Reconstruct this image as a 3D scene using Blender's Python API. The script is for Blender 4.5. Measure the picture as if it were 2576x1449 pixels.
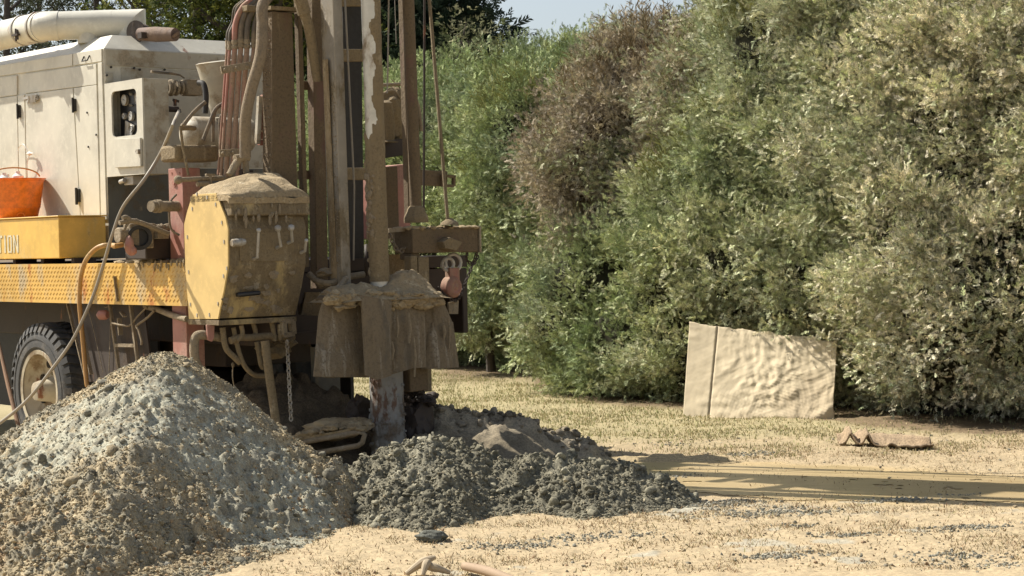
import bpy, bmesh, math, random
import numpy as np
from mathutils import Vector, Matrix, noise as mn
for o in list(bpy.data.objects): bpy.data.objects.remove(o)
C = bpy.context.scene.collection
R = math.radians
random.seed(7); RS = np.random.RandomState(7)

# ---------------------------------------------------------------- camera
EYE = Vector((0, 0, 1.6)); F = 4900.0; W, H = 2576.0, 1449.0
PITCH = math.atan(124.5 / F); ROLL = 0.0227
fwd = Vector((0, math.cos(PITCH), -math.sin(PITCH)))
rt0 = Vector((1, 0, 0)); up0 = Vector((0, math.sin(PITCH), math.cos(PITCH)))
rt = rt0 * math.cos(ROLL) - up0 * math.sin(ROLL)      # image right axis (frame rolled a little)
upv = up0 * math.cos(ROLL) + rt0 * math.sin(ROLL)
cam = bpy.data.objects.new('camera', bpy.data.cameras.new('camera')); C.objects.link(cam)
cam.matrix_world = Matrix(((rt.x, upv.x, -fwd.x, EYE.x), (rt.y, upv.y, -fwd.y, EYE.y), (rt.z, upv.z, -fwd.z, EYE.z), (0, 0, 0, 1)))
cam.data.sensor_width = 36; cam.data.lens = F / W * 36; cam.data.clip_end = 500; cam.data.clip_start = 0.1
bpy.context.scene.camera = cam
# ---------------------------------------------------------------- world, sun, exposure
SUN_DIR = Vector((0.90, -0.435, 0)).normalized()        # horizontal direction the light travels
SUN_EL = R(47)
wd = bpy.data.worlds.new('World'); bpy.context.scene.world = wd; wd.use_nodes = True
nt = wd.node_tree; bg = nt.nodes['Background']; sky = nt.nodes.new('ShaderNodeTexSky')
sky.sky_type = 'NISHITA'; sky.sun_disc = False; sky.sun_elevation = SUN_EL
sky.sun_rotation = math.atan2(-SUN_DIR.x, -SUN_DIR.y); sky.air_density = 1.0; sky.dust_density = 1.6; sky.ozone_density = 1.0
hsv = nt.nodes.new('ShaderNodeHueSaturation'); hsv.inputs['Saturation'].default_value = 0.62; nt.links.new(sky.outputs[0], hsv.inputs['Color']); nt.links.new(hsv.outputs[0], bg.inputs[0]); bg.inputs[1].default_value = 0.078
sl = bpy.data.lights.new('sun', 'SUN'); sl.energy = 5.0; sl.angle = R(0.5); sl.color = (1.0, 0.93, 0.82)
so = bpy.data.objects.new('sun', sl); C.objects.link(so)
ld = Vector((SUN_DIR.x * math.cos(SUN_EL), SUN_DIR.y * math.cos(SUN_EL), -math.sin(SUN_EL)))
so.rotation_euler = ld.to_track_quat('-Z', 'Y').to_euler()
vs = bpy.context.scene.view_settings; vs.view_transform = 'Standard'; vs.look = 'None'; vs.gamma = 1; vs.exposure = 0.80
bpy.context.scene.render.resolution_x = 1024; bpy.context.scene.render.resolution_y = 576

def ray(px, py):
    return (fwd + rt * ((px - W / 2) / F) - upv * ((py - H / 2) / F))
def P(px, py, Y):                                       # world point at depth Y
    d = ray(px, py); return EYE + d * (Y / d.y)
def G(px, py, z=0.0):                                   # world point on the ground
    d = ray(px, py); return EYE + d * ((z - EYE.z) / d.z)
# truck frame: local x rearwards, y across (away from the viewer), z up
ex = Vector((0.636, -0.772, 0)).normalized(); ey = Vector((-ex.y, ex.x, 0))
_p = P(468, 700, 13.09); T0 = Vector((_p.x, _p.y, 0))
def toL(w): w = w - T0; return Vector((w.dot(ex), w.dot(ey), w.z))
def toW(l): return T0 + ex * l[0] + ey * l[1] + Vector((0, 0, l[2]))
def TX(px, py, x):
    d = ray(px, py); t = ((T0 - EYE).dot(ex) + x) / d.dot(ex); return toL(EYE + d * t)
def TY(px, py, y):
    d = ray(px, py); t = ((T0 - EYE).dot(ey) + y) / d.dot(ey); return toL(EYE + d * t)

# ---------------------------------------------------------------- numpy noise
def _hash(ix, iy, iz, seed):
    h = (ix.astype(np.int64) * 374761393 + iy.astype(np.int64) * 668265263 + iz.astype(np.int64) * 2147483647 + seed * 974634777) & 0xffffffff
    h = ((h ^ (h >> 13)) * 1274126177) & 0xffffffff
    return ((h ^ (h >> 16)) & 0xffffff) / float(0xffffff)
def vn(p, sc, seed=0):
    q = np.asarray(p, float) * sc
    i = np.floor(q); f = q - i; f = f * f * f * (f * (f * 6 - 15) + 10); i = i.astype(np.int64); out = 0
    for a in (0, 1):
        wx = f[:, 0] if a else 1 - f[:, 0]
        for b in (0, 1):
            wy = f[:, 1] if b else 1 - f[:, 1]
            for c in (0, 1):
                wz = f[:, 2] if c else 1 - f[:, 2]
                out = out + _hash(i[:, 0] + a, i[:, 1] + b, i[:, 2] + c, seed) * wx * wy * wz
    return out * 2 - 1
def fbm(p, sc, o=4, seed=0, g=0.5):
    s = 0; a = 1; t = 0
    for k in range(o): s = s + a * vn(p, sc * 2 ** k, seed + k * 17); t += a; a *= g
    return s / t
def sm(x, a, b):
    t = np.clip((x - a) / (b - a), 0, 1); return t * t * (3 - 2 * t)

# ---------------------------------------------------------------- materials
def nodes(name):
    m = bpy.data.materials.new(name); m.use_nodes = True
    return m, m.node_tree, m.node_tree.nodes['Principled BSDF']
def N(t, kind, **kw):
    n = t.nodes.new(kind)
    for k, v in kw.items():
        if k in n.inputs.keys(): n.inputs[k].default_value = v
        else: setattr(n, k, v)
    return n
def c4(c): return (c[0], c[1], c[2], 1)
def mixc(t, fac, a, b, mode='MIX'):
    n = t.nodes.new('ShaderNodeMix'); n.data_type = 'RGBA'; n.blend_type = mode
    for sock, v in ((0, fac), (6, a), (7, b)):
        if isinstance(v, (int, float)): n.inputs[sock].default_value = v
        elif isinstance(v, tuple): n.inputs[sock].default_value = c4(v)
        else: t.links.new(v, n.inputs[sock])
    return n.outputs[2]
def noiz(t, vec, scale, detail=5, rough=0.55, stretch=None):
    if stretch:
        mp = N(t, 'ShaderNodeMapping'); mp.inputs['Scale'].default_value = stretch; t.links.new(vec, mp.inputs[0]); vec = mp.outputs[0]
    n = N(t, 'ShaderNodeTexNoise', Scale=scale, Detail=detail, Roughness=rough); t.links.new(vec, n.inputs['Vector']); return n.outputs[0]
def ramp(t, fac, lo, hi):
    n = N(t, 'ShaderNodeMapRange'); n.inputs[1].default_value = lo; n.inputs[2].default_value = hi; n.clamp = True; n.interpolation_type = 'SMOOTHSTEP'
    t.links.new(fac, n.inputs[0]); return n.outputs[0]
def pos(t): return t.nodes.new('ShaderNodeNewGeometry').outputs['Position']
MUD = (0.225, 0.172, 0.098); MUDL = (0.38, 0.315, 0.205); RUST = (0.20, 0.075, 0.03)
def paint(name, base, mud=0.3, rust=0.1, rough=0.55, bump=0.25, metal=0.0, mudc=MUD, mud2=MUDL, streak=True, sc=1.0, rustc=RUST, light=0.35, sz=0.3):
    m, t, b = nodes(name); v = pos(t)
    col = mixc(t, ramp(t, noiz(t, v, 3 * sc, 6), 0.35, 0.7), base, tuple(c * 0.80 for c in base))
    col = mixc(t, ramp(t, noiz(t, v, 16 * sc, 6, 0.7), 0.45, 0.8), col, tuple(min(1, c * 1.12) for c in base))
    if rust > 0:
        rf = ramp(t, noiz(t, v, 5 * sc, 8, 0.68, (1, 1, 0.35)), 0.66 - rust * 0.35, 0.74 - rust * 0.35)
        col = mixc(t, rf, col, rustc)
    mf = None
    if mud > 0:
        n1 = noiz(t, v, 4.5 * sc, 9, 0.66, (1, 1, 0.45) if streak else None)
        mf = ramp(t, n1, 0.70 - mud * 0.42, 0.80 - mud * 0.36)
        n2 = ramp(t, noiz(t, v, 11 * sc, 7, 0.7, (1, 1, sz) if streak else None), 0.68 - light * 0.3, 0.80 - light * 0.2)
        mc = mixc(t, n2, mudc, mud2)
        mc = mixc(t, ramp(t, noiz(t, v, 60, 4, 0.7), 0.45, 0.7), mc, tuple(c * 0.68 for c in mudc))
        col = mixc(t, mf, col, mc)
    t.links.new(col, b.inputs['Base Color'])
    b.inputs['Metallic'].default_value = metal
    if mf is not None:
        rr = N(t, 'ShaderNodeMapRange'); rr.inputs[3].default_value = rough; rr.inputs[4].default_value = 0.9
        t.links.new(mf, rr.inputs[0]); t.links.new(rr.outputs[0], b.inputs['Roughness'])
    else: b.inputs['Roughness'].default_value = rough
    if bump > 0:
        bp = N(t, 'ShaderNodeBump', Strength=bump, Distance=0.012)
        h1 = noiz(t, v, 45, 6, 0.7)
        if mf is not None:
            mm = N(t, 'ShaderNodeMath', operation='MULTIPLY'); ad = N(t, 'ShaderNodeMath', operation='ADD')
            ad.inputs[1].default_value = 0.12; t.links.new(mf, ad.inputs[0]); t.links.new(ad.outputs[0], mm.inputs[0]); t.links.new(h1, mm.inputs[1]); h1 = mm.outputs[0]
        t.links.new(h1, bp.inputs['Height']); t.links.new(bp.outputs[0], b.inputs['Normal'])
    return m
def colmat(name, rough=0.95, var=0.35, sc=60, bump=0.5, dist=0.01, trans=0.0):
    m, t, b = nodes(name); v = pos(t)
    a = N(t, 'ShaderNodeAttribute', attribute_name='Col')
    col = a.outputs['Color']
    if var > 0:
        f = ramp(t, noiz(t, v, sc, 5, 0.7), 0.35, 0.68)
        d = mixc(t, 1.0, col, (1 - var, 1 - var, 1 - var), 'MULTIPLY'); l = mixc(t, 1.0, col, (1 + var, 1 + var * 0.95, 1 + var * 0.85), 'MULTIPLY')
        col = mixc(t, f, d, l)
    t.links.new(col, b.inputs['Base Color']); b.inputs['Roughness'].default_value = rough
    b.inputs['Specular IOR Level'].default_value = 0.04 if trans > 0 else 0.2
    if bump > 0:
        bp = N(t, 'ShaderNodeBump', Strength=bump, Distance=dist); t.links.new(noiz(t, v, sc * 1.4, 5, 0.7), bp.inputs['Height']); t.links.new(bp.outputs[0], b.inputs['Normal'])
    if trans > 0:
        tr = N(t, 'ShaderNodeBsdfTranslucent'); t.links.new(col, tr.inputs[0]); mx = t.nodes.new('ShaderNodeMixShader'); mx.inputs[0].default_value = trans
        t.links.new(b.outputs[0], mx.inputs[1]); t.links.new(tr.outputs[0], mx.inputs[2]); t.links.new(mx.outputs[0], t.nodes['Material Output'].inputs[0])
    return m
def plain(name, c, rough=0.6, metal=0.0):
    m, t, b = nodes(name); v = pos(t)
    t.links.new(mixc(t, ramp(t, noiz(t, v, 25, 5, 0.65), 0.35, 0.7), c, tuple(x * 0.7 for x in c)), b.inputs['Base Color'])
    b.inputs['Roughness'].default_value = rough; b.inputs['Metallic'].default_value = metal; return m

M = dict(
    cream=paint('cream_paint', (0.57, 0.545, 0.455), 0.10, 0.03, 0.42, 0.06, mudc=(0.36, 0.29, 0.20), mud2=(0.45, 0.37, 0.26)),
    cream_rear=paint('cream_paint_splashed_shaded', (0.44, 0.41, 0.33), 0.50, 0.04, 0.5, 0.15, mudc=(0.33, 0.28, 0.20), mud2=(0.40, 0.35, 0.26), streak=False),  # shade of the rear put into a duller, muddier cream
    cream_duct=paint('cream_duct_paint', (0.62, 0.605, 0.52), 0.02, 0.20, 0.38, 0.04, rustc=(0.33, 0.26, 0.19)),
    yellow=paint('yellow_paint', (0.68, 0.43, 0.09), 0.38, 0.05, 0.4, 0.1, mudc=(0.58, 0.42, 0.16), mud2=(0.62, 0.47, 0.2)),
    yellow_panel=paint('yellow_panel_paint', (0.66, 0.475, 0.19), 0.16, 0.02, 0.45, 0.08, mudc=(0.55, 0.40, 0.16), mud2=(0.6, 0.47, 0.25)),
    bed=paint('chequer_plate_paint', (0.64, 0.40, 0.095), 0.52, 0.24, 0.5, 0.2, mudc=(0.46, 0.36, 0.21), mud2=(0.48, 0.42, 0.34), rustc=(0.42, 0.16, 0.03), sc=0.8),
    muddy_yellow=paint('mud_caked_yellow', (0.42, 0.32, 0.15), 0.84, 0.04, 0.6, 0.8, mudc=(0.185, 0.14, 0.08), mud2=(0.33, 0.27, 0.17), light=0.6),
    mud=paint('dried_mud', MUD, 0.9, 0.0, 0.9, 0.9, light=0.45),
    mudpale=paint('pale_dried_mud', (0.30, 0.24, 0.16), 0.8, 0.0, 0.9, 1.0, mudc=(0.27, 0.215, 0.14), mud2=(0.42, 0.36, 0.26), light=0.5),
    mudcol=paint('mud_painted_mast', (0.15, 0.085, 0.06), 0.93, 0.02, 0.75, 0.6, mudc=(0.145, 0.105, 0.060), mud2=(0.24, 0.185, 0.11), light=0.35),
    red=paint('faded_red_paint', (0.38, 0.17, 0.13), 0.6, 0.02, 0.55, 0.15, mudc=(0.38, 0.22, 0.17), mud2=(0.45, 0.30, 0.23)),
    redtube=paint('muddy_red_tube', (0.34, 0.15, 0.11), 0.78, 0.02, 0.6, 0.3, mudc=(0.30, 0.205, 0.14), mud2=(0.42, 0.33, 0.24)),
    steel=paint('worn_steel', (0.42, 0.40, 0.36), 0.45, 0.05, 0.4, 0.3, metal=0.2),
    chrome=paint('pale_pipe', (0.62, 0.59, 0.51), 0.5, 0.02, 0.35, 0.4, metal=0.25, mudc=(0.24, 0.175, 0.11)),
    dark=plain('dark_steel', (0.03, 0.028, 0.025), 0.7),
    darkbrown=paint('dark_brown_steel', (0.045, 0.032, 0.024), 0.4, 0.1, 0.7, 0.4, mudc=(0.08, 0.055, 0.035), mud2=(0.11, 0.08, 0.05)),
    railm=paint('scoured_rail_steel', (0.30, 0.27, 0.22), 0.55, 0.05, 0.5, 0.5, metal=0.15, mudc=(0.20, 0.16, 0.10), mud2=(0.36, 0.31, 0.22), light=0.6, sz=0.12),
    litmud=paint('gritty_lit_mud', (0.36, 0.28, 0.17), 0.7, 0.0, 0.9, 1.0, mudc=(0.30, 0.225, 0.125), mud2=(0.46, 0.38, 0.25), light=0.6, sc=2.5),  # mud with sunlight put into its colour, for the rail's lit side
    dry_lit_mud=paint('dry_sunlit_mud', (0.42, 0.33, 0.20), 0.8, 0.0, 0.95, 1.0, mudc=(0.34, 0.26, 0.15), mud2=(0.50, 0.42, 0.28), light=0.55, streak=False),  # dry mud, made paler: sunlight on the tops put into the colour
    rubber=paint('tyre_rubber', (0.055, 0.055, 0.053), 0.5, 0.0, 0.75, 0.3, mudc=(0.12, 0.11, 0.095), mud2=(0.16, 0.145, 0.12), streak=False),
    rim=paint('dirty_rim', (0.50, 0.44, 0.32), 0.5, 0.25, 0.5, 0.3, mudc=(0.27, 0.2, 0.12)),
    hose=paint('muddy_hose', (0.10, 0.085, 0.065), 0.75, 0.0, 0.7, 0.6, mudc=(0.23, 0.18, 0.12), mud2=(0.32, 0.27, 0.19)),
    greyhose=paint('grey_rubber_hose', (0.30, 0.27, 0.22), 0.4, 0.0, 0.6, 0.2, mudc=(0.34, 0.29, 0.21)),
    tanhose=paint('tan_hose', (0.42, 0.23, 0.07), 0.35, 0.0, 0.45, 0.1, mudc=(0.45, 0.31, 0.15)),
    orange=plain('orange_plastic', (0.90, 0.21, 0.015), 0.35),
    white=plain('white_plastic', (0.78, 0.77, 0.72), 0.4),
    lettering=plain('faded_white_lettering', (0.66, 0.60, 0.42), 0.6),
    black=plain('black_panel', (0.012, 0.012, 0.014), 0.4),
    dial=plain('gauge_dial', (0.50, 0.50, 0.48), 0.3),
    casing=paint('rusty_grey_casing', (0.24, 0.235, 0.22), 0.45, 0.42, 0.6, 0.7, mudc=(0.16, 0.125, 0.09), mud2=(0.26, 0.25, 0.22), streak=False, sc=1.6, rustc=(0.12, 0.065, 0.04)),
    bark=plain('bark', (0.09, 0.075, 0.06), 0.95),
    palebark=plain('pale_bark', (0.22, 0.20, 0.17), 0.95),
    rustmuff=paint('rusty_muffler', (0.17, 0.12, 0.095), 0.5, 0.3, 0.8, 0.4, mudc=(0.22, 0.16, 0.12)),
    foliage=colmat('cypress_foliage', 0.75, 0.0, bump=0, trans=0.05),
    leafy=colmat('tree_foliage', 0.6, 0.0, bump=0, trans=0.25),
    blade=colmat('grass_blades', 0.8, 0.0, bump=0, trans=0.2),
    spoil=colmat('drill_cuttings', 0.95, 0.30, 120, 0.6, 0.006),
    clod=colmat('clods', 0.9, 0.30, 70, 0.8, 0.008),
    ground=colmat('ground_soil', 0.9, 0.16, 40, 0.4, 0.01),
)

# ---------------------------------------------------------------- mesh building
def link(name, me, mat, parent=None):
    o = bpy.data.objects.new(name, me); C.objects.link(o)
    if mat is not None: me.materials.append(M[mat] if isinstance(mat, str) else mat)
    if parent is not None: o.parent = parent
    return o
def tag(o, label=None, cat=None, group=None, kind=None):
    for k, v in (('label', label), ('category', cat), ('group', group), ('kind', kind)):
        if v: o[k] = v
    return o
def empty(name, loc, label, cat, rz=0, group=None):
    o = bpy.data.objects.new(name, None); C.objects.link(o); o.location = loc; o.rotation_euler = (0, 0, rz); o.empty_display_size = 0.2
    return tag(o, label, cat, group)
def npmesh(name, V, Fc, mat, parent=None, cols=None, smooth=False, origin=None):
    V = np.asarray(V, np.float32)
    if origin is not None: V = V - np.array(origin, np.float32)
    Fc = np.asarray(Fc, np.int32); k = Fc.shape[1]
    me = bpy.data.meshes.new(name); me.vertices.add(len(V)); me.vertices.foreach_set('co', V.ravel())
    me.loops.add(Fc.size); me.loops.foreach_set('vertex_index', Fc.ravel())
    me.polygons.add(len(Fc)); me.polygons.foreach_set('loop_start', np.arange(0, Fc.size, k, dtype=np.int32))
    me.polygons.foreach_set('loop_total', np.full(len(Fc), k, np.int32)); me.update(calc_edges=True)
    me.polygons.foreach_set('use_smooth', np.full(len(Fc), bool(smooth)))
    if cols is not None:
        at = me.color_attributes.new('Col', 'FLOAT_COLOR', 'POINT')
        cc = np.ones((len(V), 4), np.float32); cc[:, :3] = cols; at.data.foreach_set('color', cc.ravel())
    o = link(name, me, mat, parent)
    if origin is not None and parent is None: o.location = origin
    return o
_ico = {}
def ico(sub):
    if sub not in _ico:
        bm = bmesh.new(); bmesh.ops.create_icosphere(bm, subdivisions=sub, radius=1); bm.verts.index_update()
        _ico[sub] = (np.array([v.co[:] for v in bm.verts]), [tuple(v.index for v in f.verts) for f in bm.faces]); bm.free()
    return _ico[sub]
def catmull(pts, n=6):
    pts = [Vector(p) for p in pts]; q = [pts[0] * 2 - pts[1]] + pts + [pts[-1] * 2 - pts[-2]]; out = []
    for i in range(1, len(q) - 2):
        for k in range(n):
            t = k / n; a, b, c, d = q[i - 1], q[i], q[i + 1], q[i + 2]
            out.append(0.5 * ((2 * b) + (c - a) * t + (2 * a - 5 * b + 4 * c - d) * t * t + (3 * b - a - 3 * c + d) * t ** 3))
    out.append(pts[-1]); return out
class MB:
    def __init__(s): s.v = []; s.f = []
    def add(s, vs, fs):
        o = len(s.v); s.v += [Vector(v) for v in vs]; s.f += [tuple(i + o for i in f) for f in fs]; return s
    def box(s, a, b):
        x0, y0, z0 = a; x1, y1, z1 = b
        return s.hexa([(x0, y0, z0), (x1, y0, z0), (x1, y1, z0), (x0, y1, z0)], [(x0, y0, z1), (x1, y0, z1), (x1, y1, z1), (x0, y1, z1)])
    def hexa(s, lo, hi):
        n = len(lo); fs = [tuple(range(n - 1, -1, -1)), tuple(range(n, 2 * n))] + [(i, (i + 1) % n, n + (i + 1) % n, n + i) for i in range(n)]
        return s.add(list(lo) + list(hi), fs)
    def prism(s, poly, ext):
        e = Vector(ext); return s.hexa([Vector(p) for p in poly], [Vector(p) + e for p in poly])
    def bar(s, p0, p1, w, d, side=Vector((0, 1, 0)), w1=None, d1=None):
        p0, p1 = Vector(p0), Vector(p1); ax = (p1 - p0).normalized(); sv = (side - ax * side.dot(ax)).normalized(); dv = ax.cross(sv)
        def ring(p, w, d): return [p - sv * w / 2 - dv * d / 2, p + sv * w / 2 - dv * d / 2, p + sv * w / 2 + dv * d / 2, p - sv * w / 2 + dv * d / 2]
        return s.hexa(ring(p0, w, d), ring(p1, w1 or w, d1 or d))
    def tube(s, path, r, n=12, smooth=0, closed=False):
        pts = catmull(path, smooth) if smooth else [Vector(p) for p in path]
        m = len(pts); rad = [r] * m if isinstance(r, (int, float)) else list(np.interp(np.linspace(0, 1, m), np.linspace(0, 1, len(r)), r))
        nrm = None; vs = []
        for i in range(m):
            if closed: tg = (pts[(i + 1) % m] - pts[i - 1]).normalized()
            else: tg = (pts[min(i + 1, m - 1)] - pts[max(i - 1, 0)]).normalized()
            if nrm is None: nrm = tg.orthogonal().normalized()
            nrm = (nrm - tg * nrm.dot(tg)).normalized(); bn = tg.cross(nrm)
            vs += [pts[i] + (nrm * math.cos(2 * math.pi * k / n) + bn * math.sin(2 * math.pi * k / n)) * rad[i] for k in range(n)]
        fs = []
        for i in range(m if closed else m - 1):
            j = (i + 1) % m
            fs += [(i * n + k, i * n + (k + 1) % n, j * n + (k + 1) % n, j * n + k) for k in range(n)]
        if not closed: fs += [tuple(range(n - 1, -1, -1)), tuple((m - 1) * n + k for k in range(n))]
        return s.add(vs, fs)
    def cyl(s, p0, p1, r, r1=None, n=20): return s.tube([p0, p1], [r, r if r1 is None else r1], n)
    def lathe(s, c, axis, prof, n=32, caps=True):
        c = Vector(c); ax = Vector(axis).normalized(); a = ax.orthogonal().normalized(); b = ax.cross(a); vs = []; m = len(prof)
        for (h, r) in prof: vs += [c + ax * h + (a * math.cos(2 * math.pi * k / n) + b * math.sin(2 * math.pi * k / n)) * r for k in range(n)]
        fs = [(i * n + k, i * n + (k + 1) % n, (i + 1) * n + (k + 1) % n, (i + 1) * n + k) for i in range(m - 1) for k in range(n)]
        if caps: fs += [tuple(range(n - 1, -1, -1)), tuple((m - 1) * n + k for k in range(n))]
        return s.add(vs, fs)
    def blob(s, c, r, amp=0.25, sub=3, seed=None, fr=2.0):
        V, Fs = ico(sub); seed = random.randint(0, 9999) if seed is None else seed
        r = np.array(r if hasattr(r, '__len__') else (r, r, r)); k = 1 + amp * fbm(V + seed * 3.7, fr, 3, seed)
        return s.add((V * k[:, None] * r + np.array(c)).tolist(), Fs)
    def build(s, name, mat, parent=None, bevel=0.0, smooth=True, ang=35, origin=None):
        me = bpy.data.meshes.new(name); off = Vector(origin) if origin is not None else Vector()
        me.from_pydata([v - off for v in s.v], [], s.f)
        bm = bmesh.new(); bm.from_mesh(me); bmesh.ops.recalc_face_normals(bm, faces=bm.faces); bm.to_mesh(me); bm.free()
        if smooth:
            me.polygons.foreach_set('use_smooth', [True] * len(me.polygons)); me.set_sharp_from_angle(angle=R(ang))
        o = link(name, me, mat, parent)
        if origin is not None: o.location = off
        if name.startswith('mud_') and parent is not None: o['kind'] = 'stuff'
        if bevel > 0:
            b = o.modifiers.new('bevel', 'BEVEL'); b.width = bevel; b.segments = 2; b.limit_method = 'ANGLE'; b.angle_limit = R(40)
        return o
# ================================================================ ground
def ground_h(X, Y):
    p = np.stack([X, Y, X * 0], 1)
    near = sm(Y, 26, 18)
    return (0.018 * fbm(p, 1.3, 3, 5) + 0.008 * fbm(p, 9, 3, 9)) * near
gx = G(1500, 1150); 
def mudmask(X, Y):
    p = np.stack([X, Y, X * 0], 1); w = 0.42 * fbm(p, 1.4, 5, 31)
    # slurry runs from the hole to the right along a shallow band
    cx = np.interp(X, [-1.2, 0.6, 1.9, 3.3, 5.5], [12.9, 13.3, 12.35, 11.7, 11.5])
    hw = np.interp(X, [-1.2, 0.2, 0.9, 2.0, 3.4, 5.5], [0.7, 0.6, 1.0, 1.35, 1.15, 0.9])
    return sm(1 - np.abs(Y - cx) / hw + w * 1.6, -0.05, 0.35)
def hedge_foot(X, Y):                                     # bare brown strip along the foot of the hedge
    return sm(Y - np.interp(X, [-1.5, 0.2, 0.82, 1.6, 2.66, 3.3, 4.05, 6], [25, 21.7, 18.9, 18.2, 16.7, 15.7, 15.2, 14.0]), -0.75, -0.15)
def ground_col(X, Y):
    p = np.stack([X, Y, X * 0], 1)
    tan = np.array([0.405, 0.325, 0.205]); grassy = np.array([0.33, 0.29, 0.165]); mud = np.array([0.40, 0.305, 0.165]); grey = np.array([0.36, 0.34, 0.27]); dirt = np.array([0.27, 0.20, 0.125])
    n = fbm(p, 2.2, 5, 3); n2 = fbm(p, 14, 4, 8); n3 = fbm(p, 45, 3, 12)
    c = tan * (1 + 0.16 * n2 + 0.22 * n3)[:, None]
    bk = (0.24 * sm(Y + 0.6 * n, 12.6, 14.0))[:, None]; c = c * (1 - bk) + np.array([0.25, 0.195, 0.13]) * bk; hx = 0.85 * sm(Y + n * 0.8, 13.9, 16.2)[:, None]; c = c * (1 - hx) + grassy * (1 + 0.25 * n2 + 0.3 * n3)[:, None] * hx
    d = (sm(n2 + n3 * 0.7, 0.28, 0.6) * 0.45)[:, None]; c = c * (1 - d) + dirt * d
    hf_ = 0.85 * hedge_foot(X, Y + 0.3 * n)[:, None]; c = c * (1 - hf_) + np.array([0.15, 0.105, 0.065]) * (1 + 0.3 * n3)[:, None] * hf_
    mm = mudmask(X, Y)[:, None]; c = c * (1 - mm) + mud * (1 + 0.10 * fbm(p * np.array([1, 4, 1]), 2.5, 4, 40))[:, None] * mm
    # grey-blue slurry stain right of the clod heap
    gp = G(1880, 1280); g = np.exp(-(((X - gp.x) / 0.75) ** 2 + ((Y - gp.y + 0.3 * (X - gp.x)) / 0.16) ** 2)) * sm(n2 + n * .5, -0.2, 0.35)
    g = g + 0.8 * sm(fbm(p, 3.1, 4, 77), 0.42, 0.55) * sm(Y, 12.2, 11.5)
    g = np.clip(g, 0, 1)[:, None]; return c * (1 - g) + grey * (1 + 0.2 * n3)[:, None] * g
def grid(x0, x1, y0, y1, res):
    xs = np.arange(x0, x1 + 1e-6, res); ys = np.arange(y0, y1 + 1e-6, res); XX, YY = np.meshgrid(xs, ys)
    nx, ny = len(xs), len(ys); i = np.arange(nx * ny).reshape(ny, nx)
    Fq = np.stack([i[:-1, :-1].ravel(), i[:-1, 1:].ravel(), i[1:, 1:].ravel(), i[1:, :-1].ravel()], 1)
    return XX.ravel(), YY.ravel(), Fq
def nonuni():
    def ax(lo, a, b, hi, fine, coarse):
        l = [a]; s = fine
        while l[-1] > lo: s *= 1.6; l.append(l[-1] - s)
        r = [b]; s = fine
        while r[-1] < hi: s *= 1.6; r.append(r[-1] + s)
        return np.array(l[:0:-1] + list(np.arange(a, b, fine)) + r)
    xs = ax(-400, -2.6, 4.7, 400, 0.018, 1); ys = ax(-60, 9.0, 17.5, 700, 0.02, 1)
    XX, YY = np.meshgrid(xs, ys); nx, ny = len(xs), len(ys); i = np.arange(nx * ny).reshape(ny, nx)
    return XX.ravel(), YY.ravel(), np.stack([i[:-1, :-1].ravel(), i[:-1, 1:].ravel(), i[1:, 1:].ravel(), i[1:, :-1].ravel()], 1)
X, Y, Fq = nonuni()
mm = mudmask(X, Y); pp = np.stack([X, Y, X * 0], 1)
fine = (0.006 * fbm(pp, 55, 3, 60) + 0.005 * fbm(pp, 22, 3, 61)) * (1 - mm) + 0.0015 * fbm(pp * np.array([1, 3, 1]), 8, 3, 62) * mm
Z = ground_h(X, Y) * (1 - 0.8 * mm) + np.where((Y > 9) & (Y < 17.5) & (X > -2.6) & (X < 4.7), fine, 0) - 0.004 * mm
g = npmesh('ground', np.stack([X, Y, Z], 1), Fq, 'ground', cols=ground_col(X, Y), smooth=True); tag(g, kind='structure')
# wetter, slightly glossy film where the slurry ran: a sheet just above the ground
m_, t_, b_ = nodes('wet_slurry'); v_ = pos(t_)
t_.links.new(mixc(t_, ramp(t_, noiz(t_, v_, 1.6, 6, 0.6, (1, 3, 1)), 0.4, 0.62), (0.415, 0.32, 0.18), (0.385, 0.295, 0.16)), b_.inputs['Base Color'])
b_.inputs['Roughness'].default_value = 0.30; M['slurry'] = m_
bp_ = N(t_, 'ShaderNodeBump', Strength=0.25, Distance=0.006); t_.links.new(noiz(t_, v_, 14, 5, 0.6, (1, 2.5, 1)), bp_.inputs['Height']); t_.links.new(bp_.outputs[0], b_.inputs['Normal'])
X, Y, Fq = grid(-1.0, 5.2, 10.4, 14.8, 0.02)
mm = mudmask(X, Y); pp = np.stack([X, Y, X * 0], 1)
keepv = (mm + 0.16 * fbm(pp, 6, 4, 90) + 0.05 * fbm(pp, 30, 3, 91)) > 0.90
keep = keepv[Fq].all(1); Fk = Fq[keep]; used = np.unique(Fk); rm = np.zeros(len(X), int) - 1; rm[used] = np.arange(len(used))
zz = ground_h(X, Y) * (1 - 0.8 * mm) + 0.0015 * fbm(pp * np.array([1, 3, 1]), 8, 3, 62)
o = npmesh('mud_puddle', np.stack([X, Y, zz + 0.0005], 1)[used], rm[Fk], 'slurry', smooth=True); tag(o, kind='structure')

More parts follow.
